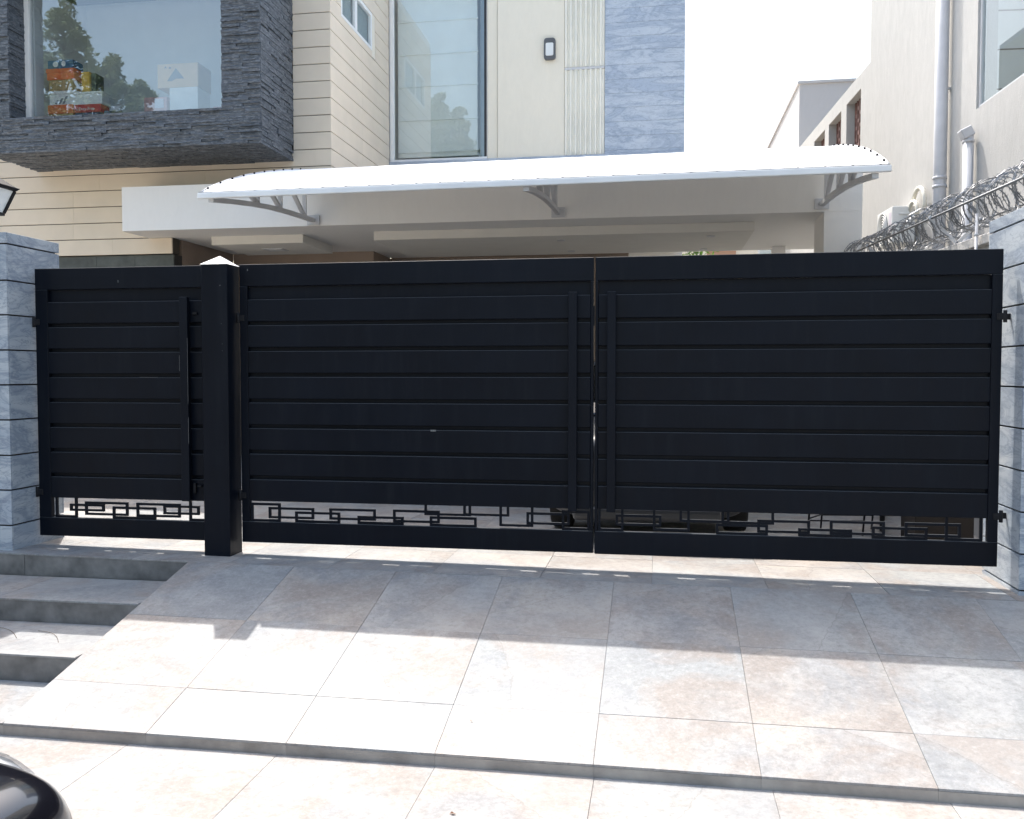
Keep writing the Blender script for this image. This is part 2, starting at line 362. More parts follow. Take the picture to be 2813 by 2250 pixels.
def gate_leaf(name, x0, x1, sl, sr, orn, zbot, ztop_c, zrail, label, pull=None, pz=(.41, 1.955), bars=True, grp=None):
    """x0..x1 the leaf, sl / sr widths of its stiles; boards lie between and run over a backing sheet"""
    t = thing(name, label, "gate", (x0, 0, zbot), grp)
    B = .003
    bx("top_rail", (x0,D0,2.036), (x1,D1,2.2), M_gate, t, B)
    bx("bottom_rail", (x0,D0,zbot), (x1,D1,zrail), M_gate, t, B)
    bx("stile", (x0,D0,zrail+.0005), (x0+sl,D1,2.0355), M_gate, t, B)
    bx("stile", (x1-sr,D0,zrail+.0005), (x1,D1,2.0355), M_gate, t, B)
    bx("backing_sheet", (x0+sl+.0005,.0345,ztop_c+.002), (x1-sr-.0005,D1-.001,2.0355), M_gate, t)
    n = 8; zt = 1.937; p = (zt-ztop_c+.030)/n
    for i in range(n):
        za = zt-i*p-(p-.030); zb = zt-i*p
        if i == n-1: za = ztop_c
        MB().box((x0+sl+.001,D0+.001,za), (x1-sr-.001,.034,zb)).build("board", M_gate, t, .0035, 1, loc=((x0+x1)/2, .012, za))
    for (a, zb_, b, zt_) in orn:
        e = .008
        a -= e; b += e; zb_ = zb_ if zb_ < .2655 else zb_-e; zt_ = min(zt_+e, ztop_c+.012)
        if a < x0+sl+.004: a = x0+sl+.004
        if b > x1-sr-.004: b = x1-sr-.004
        zb_ = max(zb_, zrail+.0005); w = .0175; m = MB(); ya, yb = .012, .03
        dy = random.uniform(-.001, .001); ya += dy; yb += dy
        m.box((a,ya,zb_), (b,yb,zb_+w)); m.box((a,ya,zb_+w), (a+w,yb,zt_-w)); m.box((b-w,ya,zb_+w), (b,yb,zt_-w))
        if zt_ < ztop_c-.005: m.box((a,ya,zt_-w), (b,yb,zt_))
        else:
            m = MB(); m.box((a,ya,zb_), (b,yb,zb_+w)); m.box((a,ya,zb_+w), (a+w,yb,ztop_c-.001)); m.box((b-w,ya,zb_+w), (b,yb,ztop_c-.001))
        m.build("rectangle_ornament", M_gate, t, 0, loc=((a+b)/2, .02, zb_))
    if pull:
        a, b = pull
        MB().box((a,-.052,pz[0]), (b,-.016,pz[1])).build("pull_bar", M_gate, t, .004, 2, loc=((a+b)/2,-.03,pz[0]))
        m = MB()
        for z in (pz[0]+.12, (pz[0]+pz[1])/2, pz[1]-.12): m.box((a+.015,-.0165,z-.012), (b-.015,.0005,z+.012))
        m.build("pull_bar_spacer", M_gate, t)
    return t
LW = gate_leaf("wicket_gate", -4.83, -3.375, .105, .02, ORN['W'], .105, .407, .25, "narrow black pedestrian gate with short boards, left of the capped post", (-3.588,-3.522), (.41, 1.96))
LL = gate_leaf("driveway_gate", -3.125, -.4635, .062, .02, ORN['L'], .103, .418, .262, "left leaf of the wide black driveway gate, next to the capped post", (-.6375,-.577), (.405, 1.955), grp="leaves of the driveway gate")
LR = gate_leaf("driveway_gate", -.4515, 2.2194, .02, .064, ORN['R'], .098, .42, .262, "right leaf of the wide black driveway gate, next to the wire topped wall", (-.365,-.305), (.405, 1.955), grp="leaves of the driveway gate")
# hinges and latches are parts of their leaves
def hinge(t, x, z, side):
    m = MB(); m.tube([(x,.0,z-.04), (x,.0,z+.04)], .013, 10)
    m.box((min(x, x+side*.06),.03,z-.02), (max(x, x+side*.06),.04,z+.02)); m.box((min(x-side*.05, x),-.008,z-.022), (max(x-side*.05, x),.012,z+.022))
    m.build("hinge", M_iron, t, .002)
for z in (1.785, .45): hinge(LW, -4.842, z, -1)
for z in (1.80, .46): hinge(LL, -3.136, z, -1)
for z in (1.758, .436): hinge(LR, 2.236, z, 1)
bx("latch", (-.463,.004,.55), (-.456,.03,.62), M_iron, LL); bx("latch", (-.463,.004,1.72), (-.456,.03,1.86), M_iron, LL)
bx("latch", (-3.50,-.018,1.83), (-3.462,-.0005,1.845), M_iron, LW, .001); bx("latch", (-3.508,-.022,.47), (-3.487,-.0005,.545), M_iron, LW, .001); bx("latch", (-3.47,-.03,.52), (-3.44,-.0005,.53), M_iron, LW, .001)
# gate post with pyramid cap
px0, px1, py0, py1 = -3.362, -3.156, -.135, .065
gp = thing("gate_post", "square black steel post with a pyramid cap, its sun glint coloured white, between the two gates", "post", (-3.26,-.035,.01))
bx("shaft", (px0,py0,.005), (px1,py1,2.19), M_gate, gp, .004)
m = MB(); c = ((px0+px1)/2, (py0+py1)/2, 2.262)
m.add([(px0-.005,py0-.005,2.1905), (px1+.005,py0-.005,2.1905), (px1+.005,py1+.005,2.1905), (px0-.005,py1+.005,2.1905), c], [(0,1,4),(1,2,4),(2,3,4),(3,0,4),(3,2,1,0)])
m.build("pyramid_cap", M_white_metal, gp)  # white colour stands in for the sun's glint on the cap
# chips where the paint has gone
M_chip = plain("bare_metal_chip", (.16, .165, .17), .4, .2, 60, metal=.3)
m = MB()
for (x, z, w, h) in ((-3.213,2.03,.006,.006), (-3.205,1.75,.003,.003), (-3.2,1.60,.003,.003), (-3.2,1.55,.003,.003)): m.box((x,py0-.0015,z), (x+w,py0+.001,z+h))
m.build("paint_chip", M_chip, gp)
m = MB()
for (x, z, w, h) in ((-3.5235,1.15,.0015,.5), (-3.5895,1.40,.0015,.12), (-3.5235,.85,.002,.2)): m.box((x,-.0535,z), (x+w,-.0505,z+h))
m.box((-4.12,-.0015,2.082), (-4.116,.002,2.10)).box((-3.95,-.0003,1.3525), (-3.80,.0015,1.3538))
m.build("paint_chip", M_chip, LW)
MB().box((-3.06,-.0015,2.152), (-3.055,.001,2.165)).box((-1.65,-.0005,.96), (-1.61,.002,.972)).build("paint_chip", M_chip, LL)

# ------------------------------------------------------------------ house
house = thing("house", "modern two storey house with cream cladding, marble strip and a deep carport behind the gate", "house", (-4, 6, 0))
G, PT = .0125, .025
def planks(xa, xb, yf, zlist, parent, step=1.85, axis='x', off=0.0, holes=()):
    """boards between grooves on a wall; axis x: faces -y at yf; axis y: faces +x at yf (then xa..xb run along y)"""
    for (za, zb) in zlist:
        cuts = [xa]; s = xa+off+step
        while s < xb-.15: cuts.append(s); s += step
        cuts.append(xb)
        for a, b in zip(cuts[:-1], cuts[1:]):
            segs = [(a, b)]
            for (ha, hb, hz0, hz1) in holes:
                if za < hz1-.01 and zb > hz0+.01:
                    ns = []
                    for p, q in segs:
                        if q <= ha or p >= hb: ns.append((p, q)); continue
                        if p < ha-.02: ns.append((p, ha))
                        if q > hb+.02: ns.append((hb, q))
                    segs = ns
            for p, q in segs:
                e = .0003
                if axis == 'x': MB().box((p+e,yf,za+G/2), (q-e,yf+PT,zb-G/2)).build("plank", M_cream, parent, .002, loc=((p+q)/2, yf, za))
                else: MB().box((yf-PT,p+e,za+G/2), (yf,q-e,zb-G/2)).build("plank", M_cream, parent, .002, loc=(yf, (p+q)/2, za))
def gz(k): return 3.457+.2478*k
YC = 6.43
fw = MB()
fw.box((-10.6,YC+PT+.0005,3.22), (-7.35,YC+.2,4.089)).box((-10.6,YC+PT+.0005,4.0895), (-4.8-PT-.0005,YC+.2,4.56)).box((-5.46,YC+PT+.0005,4.5605), (-4.8-PT-.0005,YC+.2,8.16)).box((-10.6,YC+PT+.0005,4.5605), (-9.62,YC+.2,8.16))
fw = fw.build("front_wall", M_groove, house)
planks(-10.6,-7.355,YC, [(3.209,gz(0))], fw, 1.3, off=.95)
planks(-10.6,-7.70,YC, [(gz(0),gz(1)), (gz(1),gz(2)), (gz(2),4.2005)], fw, 1.9, off=-.3)
planks(-7.70,-4.8,YC, [(4.0895,4.2005)], fw, 1.5)
planks(-10.6,-4.8,YC, [(gz(3),gz(4)), (gz(4),gz(5)-.0)], fw, 1.75, off=.3)
planks(-5.385,-4.8,YC, [(gz(k),gz(k+1)) for k in range(5,19)], fw, 5)
planks(-10.6,-9.61,YC, [(gz(k),gz(k+1)) for k in range(5,19)], fw, 5)
rwm = MB().box((-4.95,YC+.2005,4.0895), (-4.8-PT-.0005,9.34,6.80)).box((-4.95,YC+.2005,7.42), (-4.8-PT-.0005,9.34,8.16)).box((-4.95,YC+.2005,6.8005), (-4.8-PT-.0005,6.905,7.4195)).box((-4.95,8.40,6.8005), (-4.8-PT-.0005,9.34,7.4195))
rw = rwm.build("return_wall", M_groove, house)
planks(YC+PT+.001, 9.335, -4.8, [(gz(k),gz(k+1)) for k in range(3,19)], rw, 1.42, 'y', holes=((6.90,8.56,6.70,7.42),))
bx("window_surround", (-4.8-PT+.001,8.401,6.70), (-4.806,8.555,7.42), M_cream_pl, rw)
# patch below the small window (planks were cut to the board lines)
bx("window_apron", (-4.8-PT+.001,6.905,6.69), (-4.804,8.40,6.795), M_cream, rw)
swf = MB().box((-4.86,6.905,6.80), (-4.802,8.40,6.85)).box((-4.86,6.905,7.36), (-4.802,8.40,7.42)).box((-4.86,6.905,6.8505), (-4.802,6.96,7.3595)).box((-4.86,8.345,6.8505), (-4.802,8.40,7.3595)).box((-4.855,7.56,6.8505), (-4.806,7.66,7.3595)).build("sliding_window", M_upvc, house, .003)
bx("pane", (-4.845,6.9605,6.8505), (-4.84,7.5595,7.3595), M_glass_n, swf); bx("pane", (-4.835,7.6605,6.8505), (-4.83,8.3445,7.3595), M_glass_n, swf)
bx("fly_screen", (-4.90,6.92,6.81), (-4.88,8.39,7.41), plain("grey_screen", (.24,.27,.28), .9), swf)

# window wall on the far plane
YW = 9.35
bx("plaster_panel", (-2.835,YW,5.155), (-1.662,YW+.2,8.2), M_cream_pl, house)
bx("reveal_panel", (-3.02,YW+.03,5.155), (-2.846,YW+.2,8.2), M_cream_pl, house)
bx("window_ledge", (-4.795,YW-.05,5.07), (.385,YW+.2,5.1505), M_marble_w, house, .003)
M_ribs = plain("cream_ribbed_metal", (.80, .78, .70), .5, .05, 4)
cg = bx("corrugated_cladding", (-1.655,YW+.02,5.152), (-.972,YW+.2,8.2), M_ribs, house)
for (za, zb) in ((5.165, 6.615), (6.66, 8.19)):
    for k in range(8):
        x = -1.635+k*.0855
        m = MB(); w = .026; y = YW+.0195
        m.prism([(x-w,y,za), (x-w*.55,y-.045,za), (x+w*.55,y-.045,za), (x+w,y,za)], (0, 0, zb-za)); m.build("rib", M_ribs, cg, loc=(x, y, za))
bx("flashing", (-1.657,YW-.015,6.618), (-.971,YW+.019,6.657), M_grey_metal, cg, .002)
mw = bx("marble_wall", (-.965,YW+.022,5.152), (.365,YW+.2,8.2), M_dark_joint, house)
zz = [5.152, 5.22, 5.46, 5.70, 5.94, 6.18, 6.42, 6.66, 6.90, 7.135, 7.37, 7.61, 7.85, 8.19]
for i in range(len(zz)-1):
    MB().box((-.965,YW,zz[i]+.0015), (.385,YW+.0215,zz[i+1]-.0015)).build("slab", M_marble_w, mw, .001, loc=(-.3,YW,zz[i]))
# tall window
tw = MB().box((-4.79,YW,5.1515), (-3.025,YW+.07,5.20)).box((-4.79,YW,5.2005), (-4.715,YW+.07,8.2)).box((-3.075,YW+.01,5.2005), (-3.025,YW+.07,8.2)).build("tall_window", M_upvc, house, .004)
bx("pane", (-4.7145,YW+.025,5.2005), (-3.0755,YW+.03,8.19), M_glass_tall, tw)
bx("mullion", (-3.0745,YW+.005,5.2005), (-3.03,YW+.0095,8.19), M_black, tw)
bl = bx("roman_blind", (-4.70,YW+.22,5.28), (-3.24,YW+.235,8.19), M_blind, tw)
for z in (5.36, 5.93, 6.53, 7.10, 7.68): bx("fold_bar", (-4.70,YW+.195,z), (-3.22,YW+.2195,z+.022), M_blind, bl)
bx("curtain", (-3.2,YW+.30,5.25), (-3.12,YW+.36,8.19), plain("blue_grey_curtain", (.25,.31,.38), .9), tw)
rm = MB(); rm.box((-4.79,11.5,5.0), (-3.0,11.6,8.2)).box((-4.79,YW+.205,5.0), (-3.0,11.5,5.1505)).box((-3.0,YW+.205,5.0), (-2.9,11.6,8.2)).box((-4.94,YW+.205,5.0), (-4.795,11.6,8.2)); rm.build("stair_hall", M_int, house)
# roofs and unseen sides, so that light comes from where it should
bx("roof", (-4.79,9.36,8.21), (.38,14,8.3), M_white_pl, house); bx("roof", (-10.6,6.44,8.17), (-4.81,14,8.3), M_white_pl, house)
bx("side_wall", (.2,YW+.205,4.1), (.383,14,8.2), M_cream_pl, house); bx("side_wall", (-10.8,YC,0), (-10.605,14,8.16), M_cream_pl, house)
bx("rear_wall", (-10.6,13.9,4.1), (.19,14.1,8.2), M_cream_pl, house)
bx("parapet", (-4.79,YW,8.205), (.385,YW+.1,8.209), M_white_pl, house)

# stone bay window
YB, BX0, BX1, BZ0, BZ1 = 5.33, -9.62, -5.39, 4.53, 7.15
WX0, WX1, WZ0 = -9.2, -5.954, 5.03
bay = MB()
bay.box((BX0+.03,YB+.03,BZ0+.03), (BX1-.03,YC,WZ0-.03)).box((WX1+.03,YB+.03,WZ0-.0295), (BX1-.03,YC,BZ1)).box((BX0+.03,YB+.03,WZ0-.0295), (WX0-.03,YC,BZ1)).box((BX0,YB,BZ1+.001), (BX1,YC+.3,BZ1+.15))
bay = bay.build("bay_window", M_dark_joint, house)
stone_meshes = []
rs = random.Random(3)
for k in range(8):
    m = MB(); pts = []
    # a split strip: unit box, front face (-y) uneven
    n = 4
    for i in range(n+1):
        for j in range(3): pts.append((i/n-.5, -.5+rs.uniform(-.30, .18), j/2-.5))
    fs = []
    for i in range(n):
        for j in range(2): a = i*3+j; fs.append((a, a+3, a+4, a+1))
    N = len(pts); pts += [(-.5,.5,-.5), (.5,.5,-.5), (.5,.5,.5), (-.5,.5,.5)]
    fs += [(N, N+1)+tuple(i*3 for i in range(n, -1, -1)), (N+2, N+3)+tuple(i*3+2 for i in range(n+1)), (N+3, N, 0, 1, 2), (N+1, N+2, n*3+2, n*3+1, n*3)]
    m.add(pts, fs); me = m.mesh("stone", 0); me.materials.append(M_ledger); stone_meshes.append(me)
def rows(za, zb, h):
    n = max(1, round((zb-za)/h)); return [(za+(zb-za)*i/n, za+(zb-za)*(i+1)/n) for i in range(n)]
def strips(xa, xb, lo, hi, r):
    out = []; x = xa
    while x < xb-.02:
        l = r.uniform(lo, hi); e = min(xb, x+l)
        if xb-e < .09: e = xb
        out.append((x, e)); x = e
    return out
cnt = 0
def stone_front(xa, xb, za, zb, h, lo, hi):
    global cnt
    for (z0_, z1_) in rows(za, zb, h):
        for (p, q) in strips(xa, xb, lo, hi, rs):
            d = rs.uniform(0, .018) if rs.random() < .85 else -.010
            o = bpy.data.objects.new("stone", rs.choice(stone_meshes)); COL.objects.link(o)
            o.location = ((p+q)/2, YB+.015-d, (z0_+z1_)/2); o.scale = (q-p-.003, .03, z1_-z0_-.0025)
            link_to(o, bay); cnt += 1
stone_front(BX0+.001, BX1-.001, BZ0, WZ0, .0385, .24, .55)
stone_front(WX1, BX1-.001, WZ0+.001, BZ1, .0385, .22, .42)
def stone_mass(name, quads, parent):
    """strips as one part: quads = list of (axis, fixed, a0, a1, b0, b1): axis 'x+' side face, 'z-' soffit, 'f' front"""
    m = MB()
    for (ax, fx, a0, a1, b0, b1) in quads:
        for (z0_, z1_) in rows(b0, b1, .0385):
            for (p, q) in strips(a0, a1, .2, .5, rs):
                d = rs.uniform(0, .018) if rs.random() < .85 else -.012; e = .0015
                if ax == 'x+': m.box((fx-.03,p+e,z0_+e), (fx-.003+d,q-e,z1_-e))
                elif ax == 'x-': m.box((fx+.003-d,p+e,z0_+e), (fx+.03,q-e,z1_-e))
                elif ax == 'z-': m.box((p+e,z0_+e,fx+.003-d*.7), (q-e,z1_-e,fx+.03))
                elif ax == 'f': m.box((p+e,fx+.003-d,z0_+e), (q-e,fx+.03,z1_-e))
    return kind(m.build(name, M_ledger_b, parent), 'stuff')
def ledger_b():
    t = NT("ledger_stone_mass"); p = t.pos(0, (1, 1, 3))
    g = t.n("ShaderNodeNewGeometry")
    base = t.ramp(g.outputs['Random Per Island'], [(0, (.050,.062,.078)), (.35, (.072,.087,.107)), (.7, (.092,.109,.132)), (1, (.062,.074,.092))])
    n = t.noise(p, 14, 6, .72, .6); t.col(t.mix(t.ramp(n, [(.46, 0.0), (.64, .7)]), base, (.25,.275,.31))); t.rough(.55)
    t.bump(t.noise(p, 26, 6, .7), .9, .012); return t.m
M_ledger_b = ledger_b()
stone_mass("stone_strips", [('x+', BX1, YB+.001, YC-.001, BZ0, BZ1), ('z-', BZ0, BX0+.03, BX1-.031, YB+.031, YC-.001), ('f', YB, BX0+.001, WX0-.001, WZ0+.001, BZ1), ('x+', WX0, YB+.001, YB+.40, WZ0+.001, BZ1)], bay)
wf = MB().box((WX0+.001,5.66,WZ0-.005), (WX0+.075,5.74,BZ1-.001)).build("window_frame", M_upvc, bay, .003)
bx("pane", (WX0+.076,5.70,WZ0-.005), (WX1+.03,5.706,BZ1-.001), M_glass_bay, wf)
m = MB(); m.box((-9.19,5.75,WZ0-.02), (-5.9,8.2,WZ0)).box((-9.19,7.0,WZ0), (-5.9,7.1,7.5)).box((-9.3,5.76,WZ0), (-9.1,8.2,7.5)).box((-5.9,5.76,WZ0), (-5.8,8.2,7.5)).box((-9.19,5.77,7.5), (-5.8,8.3,7.6)).box((-9.19,5.76,BZ1+.16), (-5.8,5.77,7.6))
m.build("bay_room", M_int, bay)

# carport: slab, column, dropped panels, inner walls
ZC = 3.455
slab = MB().box((-7.742,5.75,ZC), (2.53,9.33,4.0885)).build("carport_roof", M_white_pl, house)
bx("ceiling_panel", (-6.72,6.45,3.33), (-5.26,7.68,ZC-.0005), M_ceil, slab, .003); bx("ceiling_panel", (-4.14,6.38,3.33), (1.26,8.35,ZC-.0005), M_ceil, slab, .003)
lt = MB().box((-6.12,6.93,3.318), (-5.80,7.20,3.3295)).build("recessed_light", M_grey_metal, slab); bx("diffuser", (-6.075,6.975,3.314), (-5.845,7.155,3.3175), M_frost, lt)
for (x, y) in ((-1.44, 6.8), (.70, 6.75), (.66, 8.09), (-1.4, 8.0)):
    MB().tube([(x,y,3.3295), (x,y,3.318)], .06, 16).build("downlight", M_grey_metal, slab)
bx("column", (2.065,5.753,-.1), (2.53,6.5,ZC-.0005), M_white_pl, house)
bx("column", (1.80,8.88,-.1), (2.0,9.08,ZC-.0005), M_white_pl, house)
dk = bx("stone_wall", (-10.6,6.5,-.1), (-7.345,6.7,3.209), M_dark_joint, house)
M_dgreen = plain("dark_green_stone", (.075,.085,.08), .6, .3, 5, bump=.3, bscale=40, rnd=1.0)
for k in range(5): bx("slab", (-10.59+k*.648,6.47,2.0), (-10.59+(k+1)*.648-.003,6.499,3.205), M_dgreen, dk, .002)
MB().box((-7.6,6.705,-.1), (-7.34,8.40,ZC-.0005)).build("carport_wall", M_brown, house)
bx("carport_wall", (-7.335,8.4,-.1), (-4.8,8.6,ZC-.0005), M_brown, house); bx("carport_wall", (-5.0,8.605,-.1), (-4.8,9.6,ZC-.0005), M_brown, house)
bx("carport_wall", (-4.795,9.4,-.1), (-.55,9.6,3.9), M_brown, house)
bx("garage_door", (-6.9,8.33,-.05), (-5.15,8.395,3.02), M_dwood, house, .004)

# wall lamp
wlp = thing("wall_lamp", "grey oval wall lamp with a white lens on the cream plaster", "lamp", (-1.912,YW,6.98))
def rrect(cx, cz, w, h, r, n=5):
    out = []
    for (sx, sz, a0) in ((1,1,0), (-1,1,90), (-1,-1,180), (1,-1,270)):
        for k in range(n+1):
            a = R(a0+90*k/n); out.append((cx+sx*(w/2-r)+r*math.cos(a), cz+sz*(h/2-r)+r*math.sin(a)))
    return out
MB().prism([(x,YW-.001,z) for x, z in rrect(-1.912,6.98,.20,.37,.05)], (0,-.075,0)).build("housing", plain("lamp_grey", (.10,.105,.115), .45), wlp, .012, 2)
MB().prism([(x,YW-.0765,z) for x, z in rrect(-1.912,6.965,.135,.22,.025)], (0,-.012,0)).build("lens", M_frost, wlp, .005, 2)

# ------------------------------------------------------------------ canopy
cn = thing("canopy", "white curved awning with dark bolts on steel brackets, over the carport front", "canopy", (-1.4, 4.3, 3.3))
CX0, CX1 = -4.94, 2.16
PROF = [(2.80,3.33), (2.96,3.416), (3.2,3.515), (3.46,3.615), (3.95,3.78), (4.45,3.925), (4.95,4.055), (5.45,4.175), (5.75,4.24)]
def cz(x): return (x-CX0)*.0055
m = MB(); NX = 40; vs = []; fs = []
for i in range(NX+1):
    x = CX0+(CX1-CX0)*i/NX
    for (y, z) in PROF: vs.append((x, y, z+cz(x)))
for i in range(NX+1):
    x = CX0+(CX1-CX0)*i/NX
    for (y, z) in PROF: vs.append((x, y, z+cz(x)-.012))
n = len(PROF); off = (NX+1)*n
for i in range(NX):
    for j in range(n-1):
        a = i*n+j; fs.append((a, a+n, a+n+1, a+1)); fs.append((off+a, off+a+1, off+a+n+1, off+a+n))
    fs.append((i*n, off+i*n, off+(i+1)*n, (i+1)*n)); fs.append((i*n+n-1, (i+1)*n+n-1, off+(i+1)*n+n-1, off+i*n+n-1))
for i in (0, NX):
    for j in range(n-1): fs.append((i*n+j, i*n+j+1, off+i*n+j+1, off+i*n+j))
m.add(vs, fs, True); sh = m.build("sheet", M_sheet, cn)
md = sh.modifiers.new("edges", 'EDGE_SPLIT'); md.split_angle = R(40)
m = MB(); m.hexa([(CX0-.012,2.755,3.268), (CX1+.012,2.755,3.268+cz(CX1)), (CX1+.012,2.795,3.268+cz(CX1)), (CX0-.012,2.795,3.268)], [(CX0-.012,2.765,3.338), (CX1+.012,2.765,3.338+cz(CX1)), (CX1+.012,2.795,3.338+cz(CX1)), (CX0-.012,2.795,3.338)])
m.build("front_rail", M_white_metal, cn, .012, 2)
m = MB()
m.hexa([(CX0,2.772,3.3385), (CX1,2.772,3.3385+cz(CX1)), (CX1,2.80,3.343+cz(CX1)), (CX0,2.80,3.343)], [(CX0,2.774,3.344), (CX1,2.774,3.344+cz(CX1)), (CX1,2.80,3.348+cz(CX1)), (CX0,2.80,3.348)])
m.build("clamp_strip", plain("dark_trim", (.12,.12,.125), .5), cn)
for x in (CX0, CX1):
    m = MB(); s = .006
    m.tube([(x, y, z+cz(x)+.006) for y, z in PROF], .008, 6); m.build("edge_trim", M_grey_metal, cn)
bolt_me = MB().tube([(0,0,0), (0,0,.02)], .011, 8).mesh("bolt"); bolt_me.materials.append(M_iron)
def bolt(x, y, z):
    o = bpy.data.objects.new("bolt", bolt_me); COL.objects.link(o); o.location = (x, y, z); link_to(o, cn)
for k in range(28):
    x = CX0+.12+k*(CX1-CX0-.2)/27; bolt(x, 2.815, 3.335+cz(x))
def prof(y):
    for (a, b), (c_, d) in zip(PROF[:-1], PROF[1:]):
        if a <= y <= c_: return b+(d-b)*(y-a)/(c_-a)
    return PROF[-1][1]
for k in range(10):
    y = 2.95+k*.29
    for x in (CX0+.02, CX1-.02): bolt(x, y, prof(y)+cz(x))
for bxp in (CX0+.13, -1.36, CX1-.13):
    b = MB()
    LC = [(2.80,3.262), (3.3,3.335), (3.8,3.40), (4.3,3.452), (4.8,3.487), (5.3,3.512), (5.72,3.525)]
    zc = cz(bxp)
    w = .03
    # lower chord
    vs = []; fs = []
    for (y, z) in LC:
        for (dx, dz) in ((-w,-.026), (w,-.026), (w,.026), (-w,.026)): vs.append((bxp+dx, y, z+dz+zc*.5))
    for i in range(len(LC)-1):
        for k in range(4): a = i*4+k; c_ = i*4+(k+1) % 4; fs.append((a, c_, c_+4, a+4))
    fs += [(0,1,2,3), tuple((len(LC)-1)*4+k for k in (3,2,1,0))]
    b.add(vs, fs)
    ch = b.build("bracket", M_grey_metal, cn)
    def lc(y):
        for (a, b_), (c_, d) in zip(LC[:-1], LC[1:]):
            if a <= y <= c_: return b_+(d-b_)*(y-a)/(c_-a)+zc*.5
        return LC[-1][1]+zc*.5
    m = MB(); m.tube([(bxp, y, z+zc-.04) for y, z in PROF[1:]], .022, 6); m.build("upper_chord", M_grey_metal, ch)
    for yv in (3.95, 4.62, 5.42):
        MB().bar((bxp,yv,lc(yv)+.02), (bxp,yv,prof(yv)+zc-.05), .05, .03, (0,1,0)).build("web", M_grey_metal, ch)
    for (y0_, y1_) in ((3.95,3.5), (4.6,4.1), (5.4,4.75)):
        MB().bar((bxp,y0_,lc(y0_)+.02), (bxp,y1_,prof(y1_)+zc-.05), .05, .04, (0,1,0)).build("web", M_grey_metal, ch)
    bx("wall_plate", (bxp-.09,5.722,3.465+zc*.5), (bxp+.09,5.748,3.60+zc*.5), M_grey_metal, ch, .003)

# ------------------------------------------------------------------ right-hand boundary wall with razor wire
aw = R(5); dv = Vector((-math.sin(aw), math.cos(aw), 0)); nv = Vector((math.cos(aw), math.sin(aw), 0))
O = Vector((2.9, 0, 0))
def bwp(s, n, z): p = O+dv*s+nv*n; return Vector((p.x, p.y, z))
def wbox(m, s0, s1, n0, n1, za, zb):
    return m.hexa([bwp(s0,n0,za), bwp(s0,n1,za), bwp(s1,n1,za), bwp(s1,n0,za)], [bwp(s0,n0,zb), bwp(s0,n1,zb), bwp(s1,n1,zb), bwp(s1,n0,zb)])
bw = thing("boundary_wall", "pale concrete boundary wall with a coping, under the razor wire", "wall", tuple(bwp(2.5,.1,0)))
wbox(MB(), .47, 5.75, .03, .2, -.2, 2.484).build("wall_body", M_neigh, bw)
for k in range(5): wbox(MB(), .47+k*1.056, .47+(k+1)*1.056-.006, -.02, .24, 2.4845, 2.57).build("coping_stone", plaster("coping_render", (.58,.56,.53), .25, .4) if k == 0 else bpy.data.materials["coping_render"], bw, .006)
rz = thing("razor_wire", "galvanised razor wire coil on angle iron brackets along the boundary wall top", "razor wire", tuple(bwp(2.5,.1,2.57)))
rr = random.Random(11)
ZR = 2.845
wires = MB(); barbs = MB()
def coil(rad, pitch, ph, jit):
    pts = []; s = .30; a = ph; k = 0
    while s < 5.9:
        q = rr.uniform(.82, 1.1) if k % 16 == 0 else q
        rr_ = rad*q
        pts.append(bwp(s+.07*math.sin(a*.5+ph)+jit*math.sin(a*.13), .09+rr_*1.05*math.cos(a), ZR+.015+rr_*math.sin(a)*.95)); a += 2*math.pi/16; s += pitch/16; k += 1
    return pts
for (rad, pitch, ph) in ((.205, .185, 0.0), (.20, .21, 2.0), (.19, .26, 4.1)):
    pts = coil(rad, pitch, ph, .06)
    wires.tube(pts, .0042, 4, smooth=False)
    for i in list(range(1, len(pts)-1))*2:
        if rr.random() < .75:
            p = pts[i].lerp(pts[i+1], rr.random()); d = (pts[i+1]-pts[i-1]).normalized(); u = d.cross(Vector((rr.uniform(-1,1), rr.uniform(-1,1), rr.uniform(-1,1)))).normalized()
            L = .030; h = .016
            barbs.add([p-d*L-u*h, p-d*L*.3, p-d*L+u*h, p+d*L-u*h, p+d*L*.3, p+d*L+u*h, p+u*.003, p-u*.003], [(0,7,1), (1,6,2), (3,4,7), (4,5,6), (7,4,6,1)])
wires.build("coil", M_galv, rz); kind(barbs.build("barbs", M_galv, rz), 'stuff')
MB().tube([bwp(.05,-.15,ZR), bwp(5.75,-.15,ZR-.004)], .0105, 6).build("rod", M_rod, rz)
MB().tube([bwp(.05,.30,ZR-.03), bwp(5.75,.30,ZR-.03)], .0105, 6).build("rod", M_rod, rz)
for s in (.9, 2.72, 4.6):
    m = MB(); b = bwp(s,.09,2.57)
    m.bar(bwp(s,.09,2.60), bwp(s,-.17,ZR+.015), .035, .012, dv); m.bar(bwp(s,.09,2.60), bwp(s,.31,ZR-.005), .035, .012, dv); m.bar(bwp(s,.09,2.571), bwp(s,.09,2.62), .035, .012, dv)
    m.build("bracket", M_grey_metal, rz)
pp = thing("conduit", "thin grey conduit standing up beside the marble pillar", "conduit", tuple(bwp(1.95,-.06,2.3)))
MB().tube([bwp(1.95,-.06,.2), bwp(1.95,-.06,2.75)], .013, 8).build("tube", M_pipe, pp); MB().tube([bwp(1.95,-.06,2.56), bwp(1.95,-.06,2.58)], .02, 8).build("clip", M_grey_metal, pp)

